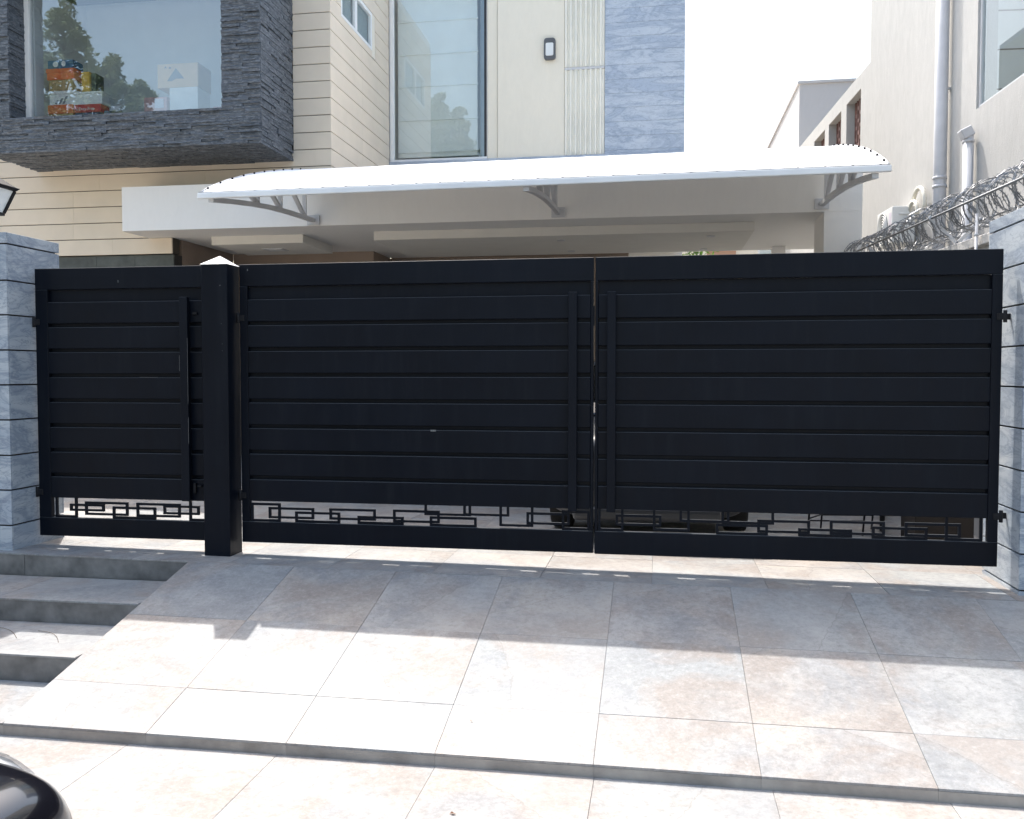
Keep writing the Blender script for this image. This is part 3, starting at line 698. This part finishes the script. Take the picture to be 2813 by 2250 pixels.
# ------------------------------------------------------------------ neighbour house
an = R(3); nd = Vector((-math.sin(an), math.cos(an), 0)); nn = Vector((math.cos(an), math.sin(an), 0)); NO = Vector((4.4, 0, 0))
def np_(s, n, z): p = NO+nd*s+nn*n; return Vector((p.x, p.y, z))
def nbox(m, s0, s1, n0, n1, za, zb):
    return m.hexa([np_(s0,n0,za), np_(s0,n1,za), np_(s1,n1,za), np_(s1,n0,za)], [np_(s0,n0,zb), np_(s0,n1,zb), np_(s1,n1,zb), np_(s1,n0,zb)])
nh = thing("neighbour_house", "pale rendered house on the right with drainpipes and lattice windows", "house", tuple(np_(8, 2, 0)))
m = MB()
SW0, SW1, SZ0, SZ1 = 2.6, 6.40, 4.84, 8.2
nbox(m, -2, SW0, 0, .25, -.3, 9.4); nbox(m, SW0, SW1, 0, .25, -.3, SZ0); nbox(m, SW0, SW1, 0, .25, SZ1, 9.4); nbox(m, SW1, 11.40, 0, .25, -.3, 9.4)
nbox(m, 11.15, 11.40, .25, 6, -.3, 9.4); nbox(m, -2, -1.75, .25, 6, -.3, 9.4); nbox(m, -1.75, 11.15, .25, 6, 9.2, 9.4)
tall = m.build("tall_wall", M_neigh, nh)
m = MB(); LWIN = [(12.0, 13.07), (13.50, 14.58), (14.95, 16.02), (16.45, 17.5)]
LZ0, LZ1 = 5.35, 6.85
nbox(m, 11.402, 21.5, 0, .22, -.3, LZ0); nbox(m, 11.402, 21.5, 0, .22, LZ1, 7.14)
ed = [11.402]+[e for w in LWIN for e in w]+[21.5]
for k in range(0, len(ed), 2): nbox(m, ed[k], ed[k+1], 0, .22, LZ0, LZ1)
nbox(m, 21.25, 21.5, .22, 6, -.3, 7.14)
low = m.build("low_wall", M_neigh, nh)
for (a, b) in LWIN:
    w = nbox(MB(), a-.002, b+.002, .24, .26, LZ0-.01, LZ1+.01).build("lattice_window", M_dwood, low)
    for k in range(7):
        s = a+(b-a)*(k+.5)/7; nbox(MB(), s-.022, s+.022, .15, .19, LZ0+.001, LZ1-.001).build("bar", M_lattice, w)
    for i in range(6):
        for k in range(6):
            z = LZ0+.14+(i+.5*(k % 2))*.24; s = a+(b-a)*(k+1)/7
            if z < LZ1-.08: nbox(MB(), s-.045, s+.045, .155, .185, z-.035, z+.035).build("fret", M_lattice, w)
# near window of the tall wall
nwf = MB(); nbox(nwf, SW1-.05, SW1-.002, .03, .09, SZ0+.001, SZ1-.001); nbox(nwf, SW0+.002, SW1-.0505, .03, .09, SZ0+.001, SZ0+.04)
nwf = nwf.build("corner_window", M_grey_metal, nh)
nbox(MB(), SW0+.002, SW1-.051, .05, .056, SZ0+.041, SZ1-.001).build("pane", M_glass_n, nwf)
iw = nbox(MB(), SW1+.001, SW1+.08, .2505, 3.0, SZ0-.2, SZ1).build("reflection_wall", plain("reflection_wall_grey", (.60,.61,.60), .85, .05, 3), nwf)  # added wall; its dark lines imitate house lines reflected in the pane
for z in (5.09, 5.60, 6.10, 6.60): nbox(MB(), SW1-.006, SW1+.0008, .2505, 3.0, z-.008, z+.008).build("reflected_line", M_groove, iw)
nbox(MB(), SW0-.3, SW1-.5, 1.0, 1.05, SZ0-.2, SZ1+.2).build("curtain", plain("pale_curtain", (.70,.73,.73), .9, .06), nwf)
nbox(MB(), SW0-.3, SW1, 3.0, 3.1, SZ0-.2, SZ1+.2).build("back_panel", M_int, nwf)
def pipe(s, r, za, zb, cz_, n=.03, top=False):
    p = MB().tube([np_(s,-r-n,za), np_(s,-r-n,zb)], r, 20).build("drainpipe", M_pipe, nh)
    for z in cz_: MB().tube([np_(s,-r-n,z-.02), np_(s,-r-n,z+.02)], r+.008, 20).build("pipe_collar", M_pipe, p)
    for z in [za+.8+k*1.6 for k in range(int((zb-za)/1.6))]: nbox(MB(), s-.02, s+.02, -n-.004, -.001, z-.015, z+.015).build("pipe_clamp", M_grey_metal, p)
    if top:
        a = np_(s,-r-n,zb+.0); MB().bar(a+Vector((0,0,-.05)), a+nd*.0+nn*-.0+Vector((-.06,.0,.07)), r*2.3, r*2.3, nd).build("pipe_hopper", M_pipe, p, .012)
    return p
pipe(7.34, .088, -.2, 9.3, (4.15, 4.03))
pipe(6.38, .066, -.2, 4.52, (4.42,), top=True)
# air conditioner on the neighbour's wall
ac = thing("air_conditioner", "white outdoor air conditioning unit hung on the neighbour's wall above the razor wire", "air conditioner", tuple(np_(8.95,-.25,3.43)))
nbox(MB(), 8.55, 9.36, -.40, -.06, 3.42, 3.985).build("casing", M_acw, ac, .012, 2)
cc = np_(9.03,-.405,3.70)
for k, rad in enumerate((.245, .205, .165, .125, .085, .045)):
    pts = [cc+nd*rad*math.cos(t*math.pi/12)+Vector((0,0,rad*math.sin(t*math.pi/12)))-nn*.012 for t in range(25)]
    MB().tube(pts, .0075, 5, cap=False).build("grille_ring", M_acw, ac)
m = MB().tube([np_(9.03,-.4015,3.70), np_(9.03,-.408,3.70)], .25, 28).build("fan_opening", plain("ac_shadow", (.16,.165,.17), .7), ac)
nbox(MB(), 8.535, 8.549, -.30, -.15, 3.85, 3.885).build("handle", M_acw, ac, .004)
nbox(MB(), 8.60, 8.72, -.4035, -.4005, 3.60, 3.90).build("sticker", plain("pale_label", (.66,.6,.66), .5), ac)
def arc(c0, r, a0, a1, n=14): return [c0+nd*r*math.cos(R(a0+(a1-a0)*k/n))+Vector((0,0,r*math.sin(R(a0+(a1-a0)*k/n)))) for k in range(n+1)]
pl = thing("insulated_pipe", "cream wrapped refrigerant pipes looping from the air conditioner into the wall", "pipe", tuple(np_(8.2,-.1,4.0)))
MB().tube(arc(np_(8.28,-.10,3.93), .27, 20, 200), .033, 8).build("tube", M_lag, pl); MB().tube(arc(np_(8.4,-.14,3.83), .19, 20, 190), .03, 8).build("tube", M_lag, pl)
dp = thing("drain_hose", "short cream hose bending out of the wall left of the air conditioner", "hose", tuple(np_(10.1,-.1,3.5)))
MB().tube([np_(9.5,-.2,3.32), np_(9.7,-.22,3.33), np_(9.95,-.2,3.42), np_(10.05,-.16,3.56), np_(10.0,-.10,3.62), np_(9.95,-.02,3.60)], .035, 8).build("tube", M_lag, dp)

# grey block further back
gb = thing("apartment_block", "plain grey flat roofed block standing behind the neighbour's lattice windows", "building", (7, 24, 0))
bx("block_body", (4.07,22,-.3), (12,34,10.04), M_neigh_d, gb); bx("roof_coping", (4.02,21.95,10.0405), (12.05,34.05,10.12), M_neigh_d, gb)

# CCTV camera on the right pillar, lantern on the left one
cc = thing("security_camera", "black bullet security camera on the right marble pillar", "camera", (2.62,-.08,2.447))
MB().tube([(2.62,-.08,2.447), (2.62,-.08,2.72)], .018, 10).build("pole", M_white_metal, cc)
bd = Vector((-.55,-.60,-.12)).normalized(); e = Vector((2.345,-.10,2.665))
MB().tube([e-bd*.30, e-bd*.0], .044, 18).build("camera_body", M_white_metal, cc, .004)
MB().tube([e-bd*.06, e+bd*.012], .0455, 18).build("lens_hood", M_black, cc)
MB().bar(Vector((2.62,-.08,2.70)), e-bd*.2, .03, .02).build("arm", M_white_metal, cc)
ln = thing("lantern", "black iron lantern with frosted panes on the left marble pillar", "lantern", (-5.17,-.0,2.447))
lx, ly = -5.225, 0.0
MB().tube([(lx,ly,2.447), (lx,ly,2.47), (lx,ly,2.60), (lx,ly,2.63)], [.07,.03,.022,.05], 12).build("stem", M_iron, ln)
def frus(z, w): return [(lx-w,ly-w,z), (lx+w,ly-w,z), (lx+w,ly+w,z), (lx-w,ly+w,z)]
MB().hexa(frus(2.655,.072), frus(2.835,.128)).build("pane", M_frost, ln)
MB().hexa(frus(2.632,.085), frus(2.6545,.085)).build("base_frame", M_iron, ln, .004); MB().hexa(frus(2.8355,.145), frus(2.858,.165)).build("eave_frame", M_iron, ln, .004)
m = MB()
for sx, sy in ((-1,-1), (1,-1), (1,1), (-1,1)): m.bar((lx+sx*.078,ly+sy*.078,2.655), (lx+sx*.134,ly+sy*.134,2.836), .02, .02, (1,0,0))
m.build("corner_bar", M_iron, ln)
MB().hexa(frus(2.8585,.15), frus(2.94,.05)).tube([(lx,ly,2.94), (lx,ly,2.97), (lx,ly,3.01)], [.02,.026,.004], 10).build("lantern_roof", M_iron, ln)

# ------------------------------------------------------------------ boxes in the bay window
M_box = {k: plain("card_"+k, c, .7, .06, 8) for k, c in dict(blue=(.05,.16,.28), orange=(.80,.17,.05), tan=(.46,.34,.16), white=(.82,.84,.82), navy=(.035,.06,.16), red=(.62,.05,.06), yellow=(.75,.45,.07), dark=(.05,.07,.07), kraft=(.70,.53,.36), ink=(.04,.045,.05), pale=(.72,.72,.76), pink=(.66,.42,.42), grey=(.22,.25,.28), black=(.02,.022,.028)).items()}
GB = "boxes kept behind the bay window"
def carton(name, a, b, mat, label, lid=None, cat="box", bev=.004):
    t = thing(name, label, cat, ((a[0]+b[0])/2, (a[1]+b[1])/2, a[2]), GB)
    zt = b[2] if lid is None else b[2]-lid[1]
    bx("body", a, (b[0],b[1],zt), M_box[mat], t, bev)
    if lid: bx("lid", (a[0]-.008,a[1]-.008,zt+.0005), (b[0]+.008,b[1]+.008,b[2]), M_box[lid[0]], t, bev)
    return t
FY = 5.80; zf = WZ0+.001
def text(body, size, loc, mat, parent, name="lettering"):
    cu = bpy.data.curves.new(name, 'FONT'); cu.body = body; cu.size = size; cu.extrude = .0008
    o = bpy.data.objects.new(name, cu); COL.objects.link(o)
    dg = bpy.context.evaluated_depsgraph_get(); me = bpy.data.meshes.new_from_object(o.evaluated_get(dg)); bpy.data.objects.remove(o)
    o = bpy.data.objects.new(name, me); COL.objects.link(o); me.materials.clear(); me.materials.append(mat)
    o.rotation_euler = (math.pi/2, 0, 0); o.location = loc; link_to(o, parent); return o
t = carton("shoe_box", (-8.93,FY,zf), (-8.53,FY+.25,5.335), 'tan', "brown shoe box with an orange lid at the bottom of the left stack", ('orange', .13))
MB().prism([(-8.72+.05*math.cos(R(a)),FY-.001,5.11+.04*math.sin(R(a))) for a in range(0, 360, 30)], (0,-.002,0)).build("emblem", M_box['ink'], t)
t = carton("shoe_box", (-8.92,FY+.01,5.337), (-8.50,FY+.26,5.54), 'white', "white shoe box with three slanted dark stripes in the left stack", ('white', .045))
for k in range(3):
    x = -8.83+k*.06; h = .055+k*.028
    MB().prism([(x,FY+.0095,5.35), (x+.035,FY+.0095,5.35), (x+.035+h*.55,FY+.0095,5.35+h), (x+h*.55,FY+.0095,5.35+h)], (0,-.002,0)).build("stripe", M_box['grey'], t)
t = carton("shoe_box", (-8.92,FY,5.542), (-8.52,FY+.26,5.70), 'tan', "plain tan shoe box in the middle of the left stack")
t = carton("shoe_box", (-8.94,FY-.01,5.702), (-8.50,FY+.26,5.858), 'orange', "orange shoe box just below the blue box in the left stack", ('orange', .06))
t = carton("gift_box", (-8.93,FY,5.86), (-8.52,FY+.24,5.985), 'blue', "blue printed box with white blots on top of the left stack")
MB().prism([(-8.80+.045*math.cos(R(a)),FY-.001,5.925+.04*math.sin(R(a))) for a in range(0, 360, 40)], (0,-.002,0)).prism([(-8.67+.035*math.cos(R(a)),FY-.001,5.93+.045*math.sin(R(a))) for a in range(0, 360, 40)], (0,-.002,0)).build("print", M_box['white'], t)
t = carton("duty_free_bag", (-8.50,FY+.0,zf), (-8.09,FY+.2,5.32), 'navy', "navy and red carrier box lettered ESS under a white carton", cat="bag", lid=('red', .115))
text("ESS", .12, (-8.36,FY-.002,5.075), M_box['white'], t); text("n Duty Free", .062, (-8.48,FY-.012,5.235), M_box['white'], t)
MB().prism([(-8.435+.035*math.cos(R(a)),FY-.001,5.11+.06*math.sin(R(a))) for a in range(0, 360, 40)], (0,-.002,0)).build("print", M_box['grey'], t)
t = carton("carton", (-8.52,FY,5.322), (-8.06,FY+.22,5.505), 'white', "white lidded carton on the red and navy carrier box", ('white', .03))
carton("folder", (-8.43,FY+.06,5.507), (-8.30,FY+.28,5.815), 'yellow', "upright yellow file box on the white carton", cat="file")
carton("folder", (-8.285,FY+.08,5.507), (-8.21,FY+.28,5.795), 'dark', "upright dark green file box right of the yellow one", cat="file")
t = thing("rolled_magazine", "grey rolled magazine standing beside the navy carrier box", "magazine", (-8.02,FY+.06,zf), GB)
MB().tube([(-8.01,FY+.06,zf), (-8.01,FY+.06,5.22)], .055, 14).build("roll", M_box['grey'], t); bx("cover_print", (-8.04,FY-.0035,5.06), (-7.99,FY+.006,5.15), M_box['black'], t)
t = thing("shoe", "black and white trainer lying on the bay window sill", "shoe", (-7.86,FY+.1,zf), GB)
m = MB()
for i, (x, h, w) in enumerate(((-7.98,.16,.05), (-7.93,.20,.06), (-7.86,.21,.06), (-7.78,.12,.06), (-7.70,.08,.055), (-7.63,.05,.03))):
    m.v += [(x,FY+.1-w,zf+.03), (x,FY+.1+w,zf+.03), (x,FY+.1+w*.6,zf+.03+h), (x,FY+.1-w*.6,zf+.03+h)]
for i in range(5):
    for k in range(4): a = i*4+k; b = i*4+(k+1) % 4; m.f.append((a, b, b+4, a+4)); m.sm.append(True)
m.f += [(0,1,2,3), (20,21,22,23)]; m.sm += [False]*2
m.build("upper", M_box['black'], t); bx("sole", (-7.99,FY+.03,zf), (-7.62,FY+.17,zf+.03), M_box['white'], t, .006); bx("tongue", (-7.95,FY+.02,5.215), (-7.80,FY+.08,5.29), M_box['pale'], t, .006)
t = carton("carton", (-7.20,FY+.03,5.505), (-6.57,FY+.42,5.845), 'kraft', "large brown cardboard carton with a dark mountain logo")
MB().prism([(-7.05,FY+.029,5.60), (-6.98,FY+.029,5.595), (-6.91,FY+.029,5.63), (-6.78,FY+.029,5.625), (-6.91,FY+.029,5.78)], (0,-.002,0)).build("emblem", M_box['grey'], t)
MB().prism([(-7.09,FY+.029,5.785), (-7.05,FY+.029,5.785), (-7.07,FY+.029,5.815)], (0,-.002,0)).prism([(-7.02,FY+.029,5.775), (-6.985,FY+.029,5.775), (-6.985,FY+.029,5.80), (-7.02,FY+.029,5.80)], (0,-.002,0)).build("handling_mark", M_box['grey'], t)
carton("carton", (-7.01,FY+.02,zf), (-6.57,FY+.38,5.50), 'white', "plain white carton under the brown cardboard carton")
t = carton("gift_bag", (-7.43,FY+.05,zf), (-7.07,FY+.16,5.39), 'pink', "pinkish plastic bag with a white label beside the white carton", cat="bag")
bx("label_panel", (-7.26,FY+.045,5.23), (-7.12,FY+.049,5.36), M_box['pale'], t)
carton("small_box", (-6.56,FY,zf), (-6.43,FY+.1,5.09), 'white', "tiny white box on the sill right of the white carton")
carton("small_box", (-6.34,FY+.02,zf), (-6.21,FY+.1,5.20), 'pink', "small pink box at the right end of the sill")

# ------------------------------------------------------------------ cars
def ring(pts): return pts
M_paint = NT("dark_car_paint"); M_paint.col((.006,.006,.009)); M_paint.rough(.16); M_paint.b.inputs['Coat Weight'].default_value = .8; M_paint.b.inputs['Coat Roughness'].default_value = .03; M_paint = M_paint.m
M_paint2 = NT("grey_car_paint"); M_paint2.col((.05,.052,.056)); M_paint2.rough(.3); M_paint2 = M_paint2.m
M_cglass = glass("car_glass", (.10,.11,.12), 1.6); M_tyre = plain("tyre_rubber", (.018,.018,.018), .85, .2, 30); M_rim = plain("alloy_rim", (.45,.46,.48), .35, .05, metal=.8)
M_lens = glass("lamp_lens", (.80,.82,.84), 1.6)
def car(label, loc, rot, paint):
    t = thing("car", label, "car", (0, 0, 0))
    # stations: x from nose, half width at sill / belt, z sill, z belt, z crown
    ST = [(0.00,.64,.62,.34,.70,.74), (.03,.78,.74,.22,.79,.83), (.12,.85,.80,.17,.85,.90), (.45,.86,.82,.17,.875,.94), (1.05,.86,.82,.17,.91,1.0), (1.40,.86,.82,.17,.93,1.03),
          (2.0,.86,.82,.17,.95,1.05), (2.9,.86,.82,.17,.97,1.06), (3.6,.85,.80,.18,.98,1.08), (4.0,.81,.75,.22,.96,1.06), (4.22,.72,.64,.28,.86,.94), (4.28,.52,.46,.36,.70,.76)]
    m = MB(); vs = []; fs = []
    for (x, ws, wb, zs, zb, zc_) in ST:
        half = [(0,zs), (ws*.6,zs), (ws*.96,zs+.05), (ws,(zs*1.4+zb)/2.4), (wb,zb), (wb*.72,zb+(zc_-zb)*.7), (0,zc_)]
        full = half+[(-a,b) for a, b in half[-2:0:-1]]
        vs += [(-x, a, b) for a, b in full]
    n = 12
    for i in range(len(ST)-1):
        for k in range(n): a = i*n+k; b = i*n+(k+1) % n; fs.append((a, b, b+n, a+n))
    fs += [tuple(range(n)), tuple((len(ST)-1)*n+k for k in range(n-1, -1, -1))]
    m.add(vs, fs, True); body = m.build("body", paint, t); s = body.modifiers.new("smooth", 'SUBSURF'); s.levels = 2; s.render_levels = 3
    # greenhouse
    m = MB(); GS = [(1.15,.74,.95,.70,1.0), (1.75,.76,.98,.60,1.46), (2.3,.76,.99,.60,1.53), (3.1,.76,1.0,.58,1.51), (3.9,.68,1.02,.54,1.12)]
    vs = []; fs = []
    for (x, w0, za, w1, zb) in GS: vs += [(-x,-w0,za), (-x,w0,za), (-x,w1,zb), (-x,-w1,zb)]
    for i in range(len(GS)-1):
        for k in range(4): a = i*4+k; b = i*4+(k+1) % 4; fs.append((a, b, b+4, a+4))
    fs += [(0,1,2,3), (16,19,18,17)]
    m.add(vs, fs); m.build("windows", M_cglass, t, .03, 2)
    m = MB()
    for s_ in (-1, 1):
        m.bar((-1.2,s_*.71,1.0), (-1.78,s_*.60,1.465), .05, .05); m.bar((-2.5,s_*.765,1.0), (-2.5,s_*.605,1.51), .06, .05, (1,0,0)); m.bar((-3.1,s_*.585,1.51), (-3.85,s_*.55,1.13), .08, .06)
    m.hexa([(-3.15,-.60,1.49), (-1.74,-.62,1.465), (-1.74,.62,1.465), (-3.15,.60,1.49)], [(-3.05,-.50,1.535), (-1.85,-.52,1.52), (-1.85,.52,1.52), (-3.05,.50,1.535)])
    m.build("roof_and_pillars", paint, t, .015, 2)
    for s_ in (-1, 1):
        def dome(c, r, k=1.0):
            d = MB(); NU, NV = 16, 10
            vs_ = [(c[0]+r[0]*k*math.cos(2*math.pi*u/NU)*math.sin(math.pi*(v+.02)/(NV+.04)), c[1]+r[1]*k*math.sin(2*math.pi*u/NU)*math.sin(math.pi*(v+.02)/(NV+.04)), c[2]+r[2]*k*math.cos(math.pi*(v+.02)/(NV+.04))) for v in range(NV+1) for u in range(NU)]
            d.add(vs_, [(v*NU+u, v*NU+(u+1) % NU, (v+1)*NU+(u+1) % NU, (v+1)*NU+u) for v in range(NV) for u in range(NU)], True); return d
        h = dome((-.46,s_*.79,.745), (.26,.11,.10), .93).build("headlight", M_rim, t); dome((-.46,s_*.79,.745), (.26,.11,.10)).build("lens", M_lens, h)
        bx("mirror", (-1.62,s_*.84,.92), (-1.48,s_*1.0,1.04), paint, t, .03, 3)
        for x in (.78, 3.42):
            w = MB().tube([(-x,s_*.66,.0+.315), (-x,s_*.85,.315)], .315, 28).build("wheel", M_tyre, t, .02, 2)
            MB().tube([(-x,s_*.845,.315), (-x,s_*.862,.315)], .20, 24).build("rim", M_rim, w)
            mm = MB()
            for k in range(5): a = R(72*k); mm.bar((-x,s_*.864,.315), (-x+.18*math.cos(a),s_*.864,.315+.18*math.sin(a)), .03, .01, (0,1,0))
            mm.build("spokes", M_rim, w)
    bx("grille", (-.10,-.42,.33), (.0,.42,.46), M_black, t, .02, 2)
    bx("bumper", (-.16,-.60,.18), (.035,.60,.30), paint, t, .04, 3)
    t.location = loc; t.rotation_euler = (0, 0, rot); return t
car("glossy black car parked at the kerb, its rounded front corner by the paving", (-1.435,-5.055,-.475), 0, M_paint)
car("grey car parked nose out under the carport, seen below the gate", (-.1, .95, .0), R(-90), M_paint2)

# ------------------------------------------------------------------ things seen under the right gate leaf
t = thing("folding_stand", "thin black folding stand on the drive behind the right gate leaf", "stand", (1.55, 1.9, -.03))
zg = -.028
for (x, y) in ((1.28,1.75), (1.45,2.1), (1.75,1.8), (1.9,2.15)): MB().tube([(x,y,zg), (x+.06,y+.02,.75)], .009, 6).build("leg", M_iron, t)
MB().tube([(1.28,1.75,.10), (1.75,1.8,.10)], .007, 6).tube([(1.45,2.1,.10), (1.9,2.15,.10)], .007, 6).tube([(1.3,1.76,.12), (1.5,2.1,.12)], .006, 6).build("stretcher", M_iron, t)
bx("stand_top", (1.28,1.72,.75), (2.0,2.2,.77), M_iron, t)
bk = thing("bicycle", "small bicycle leaning by the wall behind the gate", "bicycle", (2.3, 2.2, 0))
for (x, y) in ((1.98,2.1), (2.18,2.98)):
    pts = [(x+.2*0+.0*0+.06*math.cos(R(a)), y+.25*math.cos(R(a)), zg+.262+.25*math.sin(R(a))) for a in range(0, 361, 15)]
    w = MB().tube(pts, .022, 8, cap=False).build("wheel", M_tyre, bk)
    MB().tube([(x-.03,y,zg+.262), (x+.03,y,zg+.262)], .02, 10).build("hub", M_rim, w)
    sp = MB()
    for a in range(0, 360, 30): sp.tube([(x,y,zg+.262), (x+.055*math.cos(R(a)),y+.23*math.cos(R(a)),zg+.262+.23*math.sin(R(a)))], .002, 4)
    sp.build("spokes", M_rim, w)
M_yel = plain("yellow_paint", (.55,.50,.03), .4)
MB().tube([(2.0,2.12,.28), (2.1,2.45,.22), (2.18,2.96,.25)], .018, 8).tube([(2.1,2.45,.22), (2.16,2.7,.62), (2.02,2.2,.60), (2.1,2.45,.22)], .016, 8).tube([(2.02,2.2,.60), (1.99,2.1,.24)], .016, 8).tube([(2.16,2.7,.62), (2.18,2.96,.25)], .013, 8).build("frame", M_yel, bk)
bx("saddle", (2.11,2.6,.66), (2.2,2.83,.70), M_black, bk, .015, 2); MB().tube([(2.15,2.7,.6), (2.155,2.71,.67)], .012, 8).build("seat_post", M_rim, bk)
MB().tube([(1.75,2.16,.72), (2.02,2.2,.72), (2.28,2.2,.72)], .012, 8).tube([(2.02,2.2,.58), (2.02,2.2,.72)], .014, 8).build("handlebar", M_iron, bk)
cr = thing("carton_pile", "dark brown carton standing against the right pillar behind the gate", "box", (2.35, 1.5, 0))
bx("body", (2.05,1.32,zg), (2.5,1.75,.42), plain("dark_carton", (.018,.013,.01), .8, .3, 8), cr, .004); bx("flap", (2.06,1.325,.4205), (2.27,1.74,.428), plain("dark_carton_flap", (.025,.017,.012), .8, .3, 8), cr)
rl = thing("rolled_mat", "short pale rolled mat lying beside the right pillar", "mat", (2.2, .98, 0))
MB().tube([(2.11,.93,zg+.055), (2.36,1.02,zg+.055)], .055, 16).build("roll", plain("pale_mat", (.42,.36,.28), .9, .2, 20), rl); MB().tube([(2.1085,.9295,zg+.055), (2.112,.9306,zg+.055)], .034, 14).build("roll_core", M_black, rl)

# ------------------------------------------------------------------ seen through the carport
def leaf_mat(name, a, b):
    t = NT(name); g = t.n("ShaderNodeNewGeometry"); c = t.ramp(g.outputs['Random Per Island'], [(0, a), (1, b)]); t.col(c); t.rough(.5)
    tl = t.n("ShaderNodeBsdfTranslucent"); t.l(c, tl.inputs[0]); m = t.n("ShaderNodeMixShader"); m.inputs[0].default_value = .55
    t.l(t.b.outputs[0], m.inputs[1]); t.l(tl.outputs[0], m.inputs[2]); t.l(m.outputs[0], t.out.inputs[0]); return t.m
M_leaf = leaf_mat("tree_leaf", (.11,.145,.085), (.17,.22,.13)); M_leaf2 = leaf_mat("bright_leaf", (.06,.13,.02), (.16,.26,.05))
def leaves(m, c, r, n, size, rg):
    for _ in range(n):
        while True:
            d = Vector((rg.uniform(-1,1), rg.uniform(-1,1), rg.uniform(-1,1)))
            if .25 < d.length < 1: break
        p = Vector(c)+Vector((d.x*r[0], d.y*r[1], d.z*r[2])); u = Vector((rg.uniform(-1,1), rg.uniform(-1,1), rg.uniform(-1,1))).normalized(); w = u.orthogonal().normalized(); s = size*rg.uniform(.6, 1.4)
        m.add([p-u*s, p+w*s*.4, p+u*s, p-w*s*.4], [(0,1,2,3)])
tag(bx("garden_wall", (-1.6,13.6,-.2), (.46,13.8,4.05), M_white_pl), "white garden wall end seen far back through the carport", "wall")
sh = thing("shrub", "bright green shrub seen far back through the carport over the gate", "shrub", (.7, 14.2, 0))
m = MB(); leaves(m, (.75,14.3,3.0), (.7,.6,1.6), 900, .09, random.Random(5)); m.build("foliage", M_leaf2, sh); MB().tube([(.75,14.3,-.2), (.75,14.3,2.4)], [.05,.03], 8).build("stem", M_bark, sh)
fh = thing("rear_house", "sunlit cream house with a terracotta panel seen through the open carport end", "house", (3, 21, 0))
bx("wall", (.5,20,-.2), (3.62,24,7.2), M_cream_pl, fh); bx("terracotta_panel", (1.3,19.95,4.2), (2.1,19.998,6.2), plain("terracotta", (.40,.24,.16), .8), fh)
wf2 = bx("window", (2.7,19.93,4.3), (3.2,19.998,6.2), M_upvc, fh); bx("pane", (2.75,19.92,4.35), (3.15,19.929,6.15), M_glass_n, wf2)

# ------------------------------------------------------------------ trees across the road (reflected in the windows)
def tree(x, y, h, w, label, seed, conical=True):
    rg = random.Random(seed); t = thing("tree", label, "tree", (x, y, -.6), "trees across the road behind the photographer")
    MB().tube([(x,y,-.6), (x+.1,y,h*.35), (x,y+.1,h*.7), (x,y,h*.95)], [.28,.2,.12,.03], 10).build("trunk", M_bark, t)
    m = MB(); br = MB()
    n = 130
    for k in range(n):
        f = ((k+.5)/n)**.6; z = h*(.22+.78*f)
        rad = w*((1-f)**.8+.06) if conical else w*math.sin(math.pi*min(1, .25+.75*f))**.6
        a = rg.uniform(0, 6.283); q = rg.uniform(.45, 1.0)*rad
        c = (x+math.cos(a)*q, y+math.sin(a)*q, z+rg.uniform(-.3,.3)); s = rg.uniform(.4,.8)*(.28+.95*(1-f))
        leaves(m, c, (s*1.4, s*1.4, s*1.0), 80, .10, rg)
        br.tube([(x,y,z-.5*q), (x+(c[0]-x)*.6,y+(c[1]-y)*.6,z-.2*q), c], [.045,.03,.01], 5)
    m.build("crown", M_leaf, t); br.build("limbs", M_bark, t)
tree(-21.6,-12.6, 14.7, 3.1, "tall pointed tree across the road, tallest of the row", 1)
tree(-19.9,-12.7, 12.7, 3.6, "broad tree beside the tallest tree across the road", 2)
tree(-18.9,-13.0, 11.8, 3.2, "low tree at the right end of the group of three across the road", 3)
tree(-9.25,-12.4, 13.0, 1.6, "slim tree across the road facing the tall window", 4)
tree(-8.5,-12.5, 12.3, 1.9, "low feathery tree across the road facing the tall window", 6)

# ------------------------------------------------------------------ litter on the paving
def twig(pts, r, label):
    o = MB().tube(pts, r, 5).build("twig", M_twig, loc=pts[0]); tag(o, label, "twig", "dry twigs on the paving")
twig([(-1.95,-3.06,-.496), (-1.75,-3.07,-.494), (-1.55,-3.0,-.494), (-1.40,-2.95,-.496)], .0022, "long thin twig lying on the lit lower paving near the car")
def bent(a, b, sag, z, n=9):
    out = []
    for k in range(n):
        f = k/(n-1); out.append((a[0]+(b[0]-a[0])*f+sag*.3*math.sin(math.pi*f), a[1]+(b[1]-a[1])*f+sag*math.sin(math.pi*f), z+.003*math.sin(5*f)))
    return out
twig(bent((-4.35,-1.17), (-3.98,-1.36), .05, -.276), .0016, "curved twig on the second step in shade")
twig(bent((-3.95,-1.2), (-3.66,-1.40), .04, -.276), .0016, "thin bent twig on the second step nearest the ramp")
twig(bent((-4.0,-1.80), (-3.68,-2.0), .06, -.436), .0016, "long bent twig on the lowest step")
def dleaf(x, y, z, s, label):
    m = MB(); m.add([(x-s,y,z+.002), (x,y-s*.5,z+s*.5), (x+s,y,z+.004), (x,y+s*.5,z+s*.3), (x-.3*s,y+.1*s,z+s*.8)], [(0,1,4), (1,2,3), (1,3,4), (4,3,0)])
    o = m.build("leaf", M_dleaf, loc=(x,y,z)); tag(o, label, "leaf", "dead leaves on the paving")
dleaf(-.86,-2.70,-.499,.016, "curled brown leaf on the lower paving below the kerb")
dleaf(-1.16,-3.12,-.499,.014, "small brown leaf at the bottom edge of the lower paving")
dleaf(-.93,-1.98,-.376,.008, "tiny dark leaf scrap near the kerb edge of the ramp")
dleaf(-1.45,-1.47,-.251,.007, "tiny dark leaf scrap in the middle of the sunlit ramp")
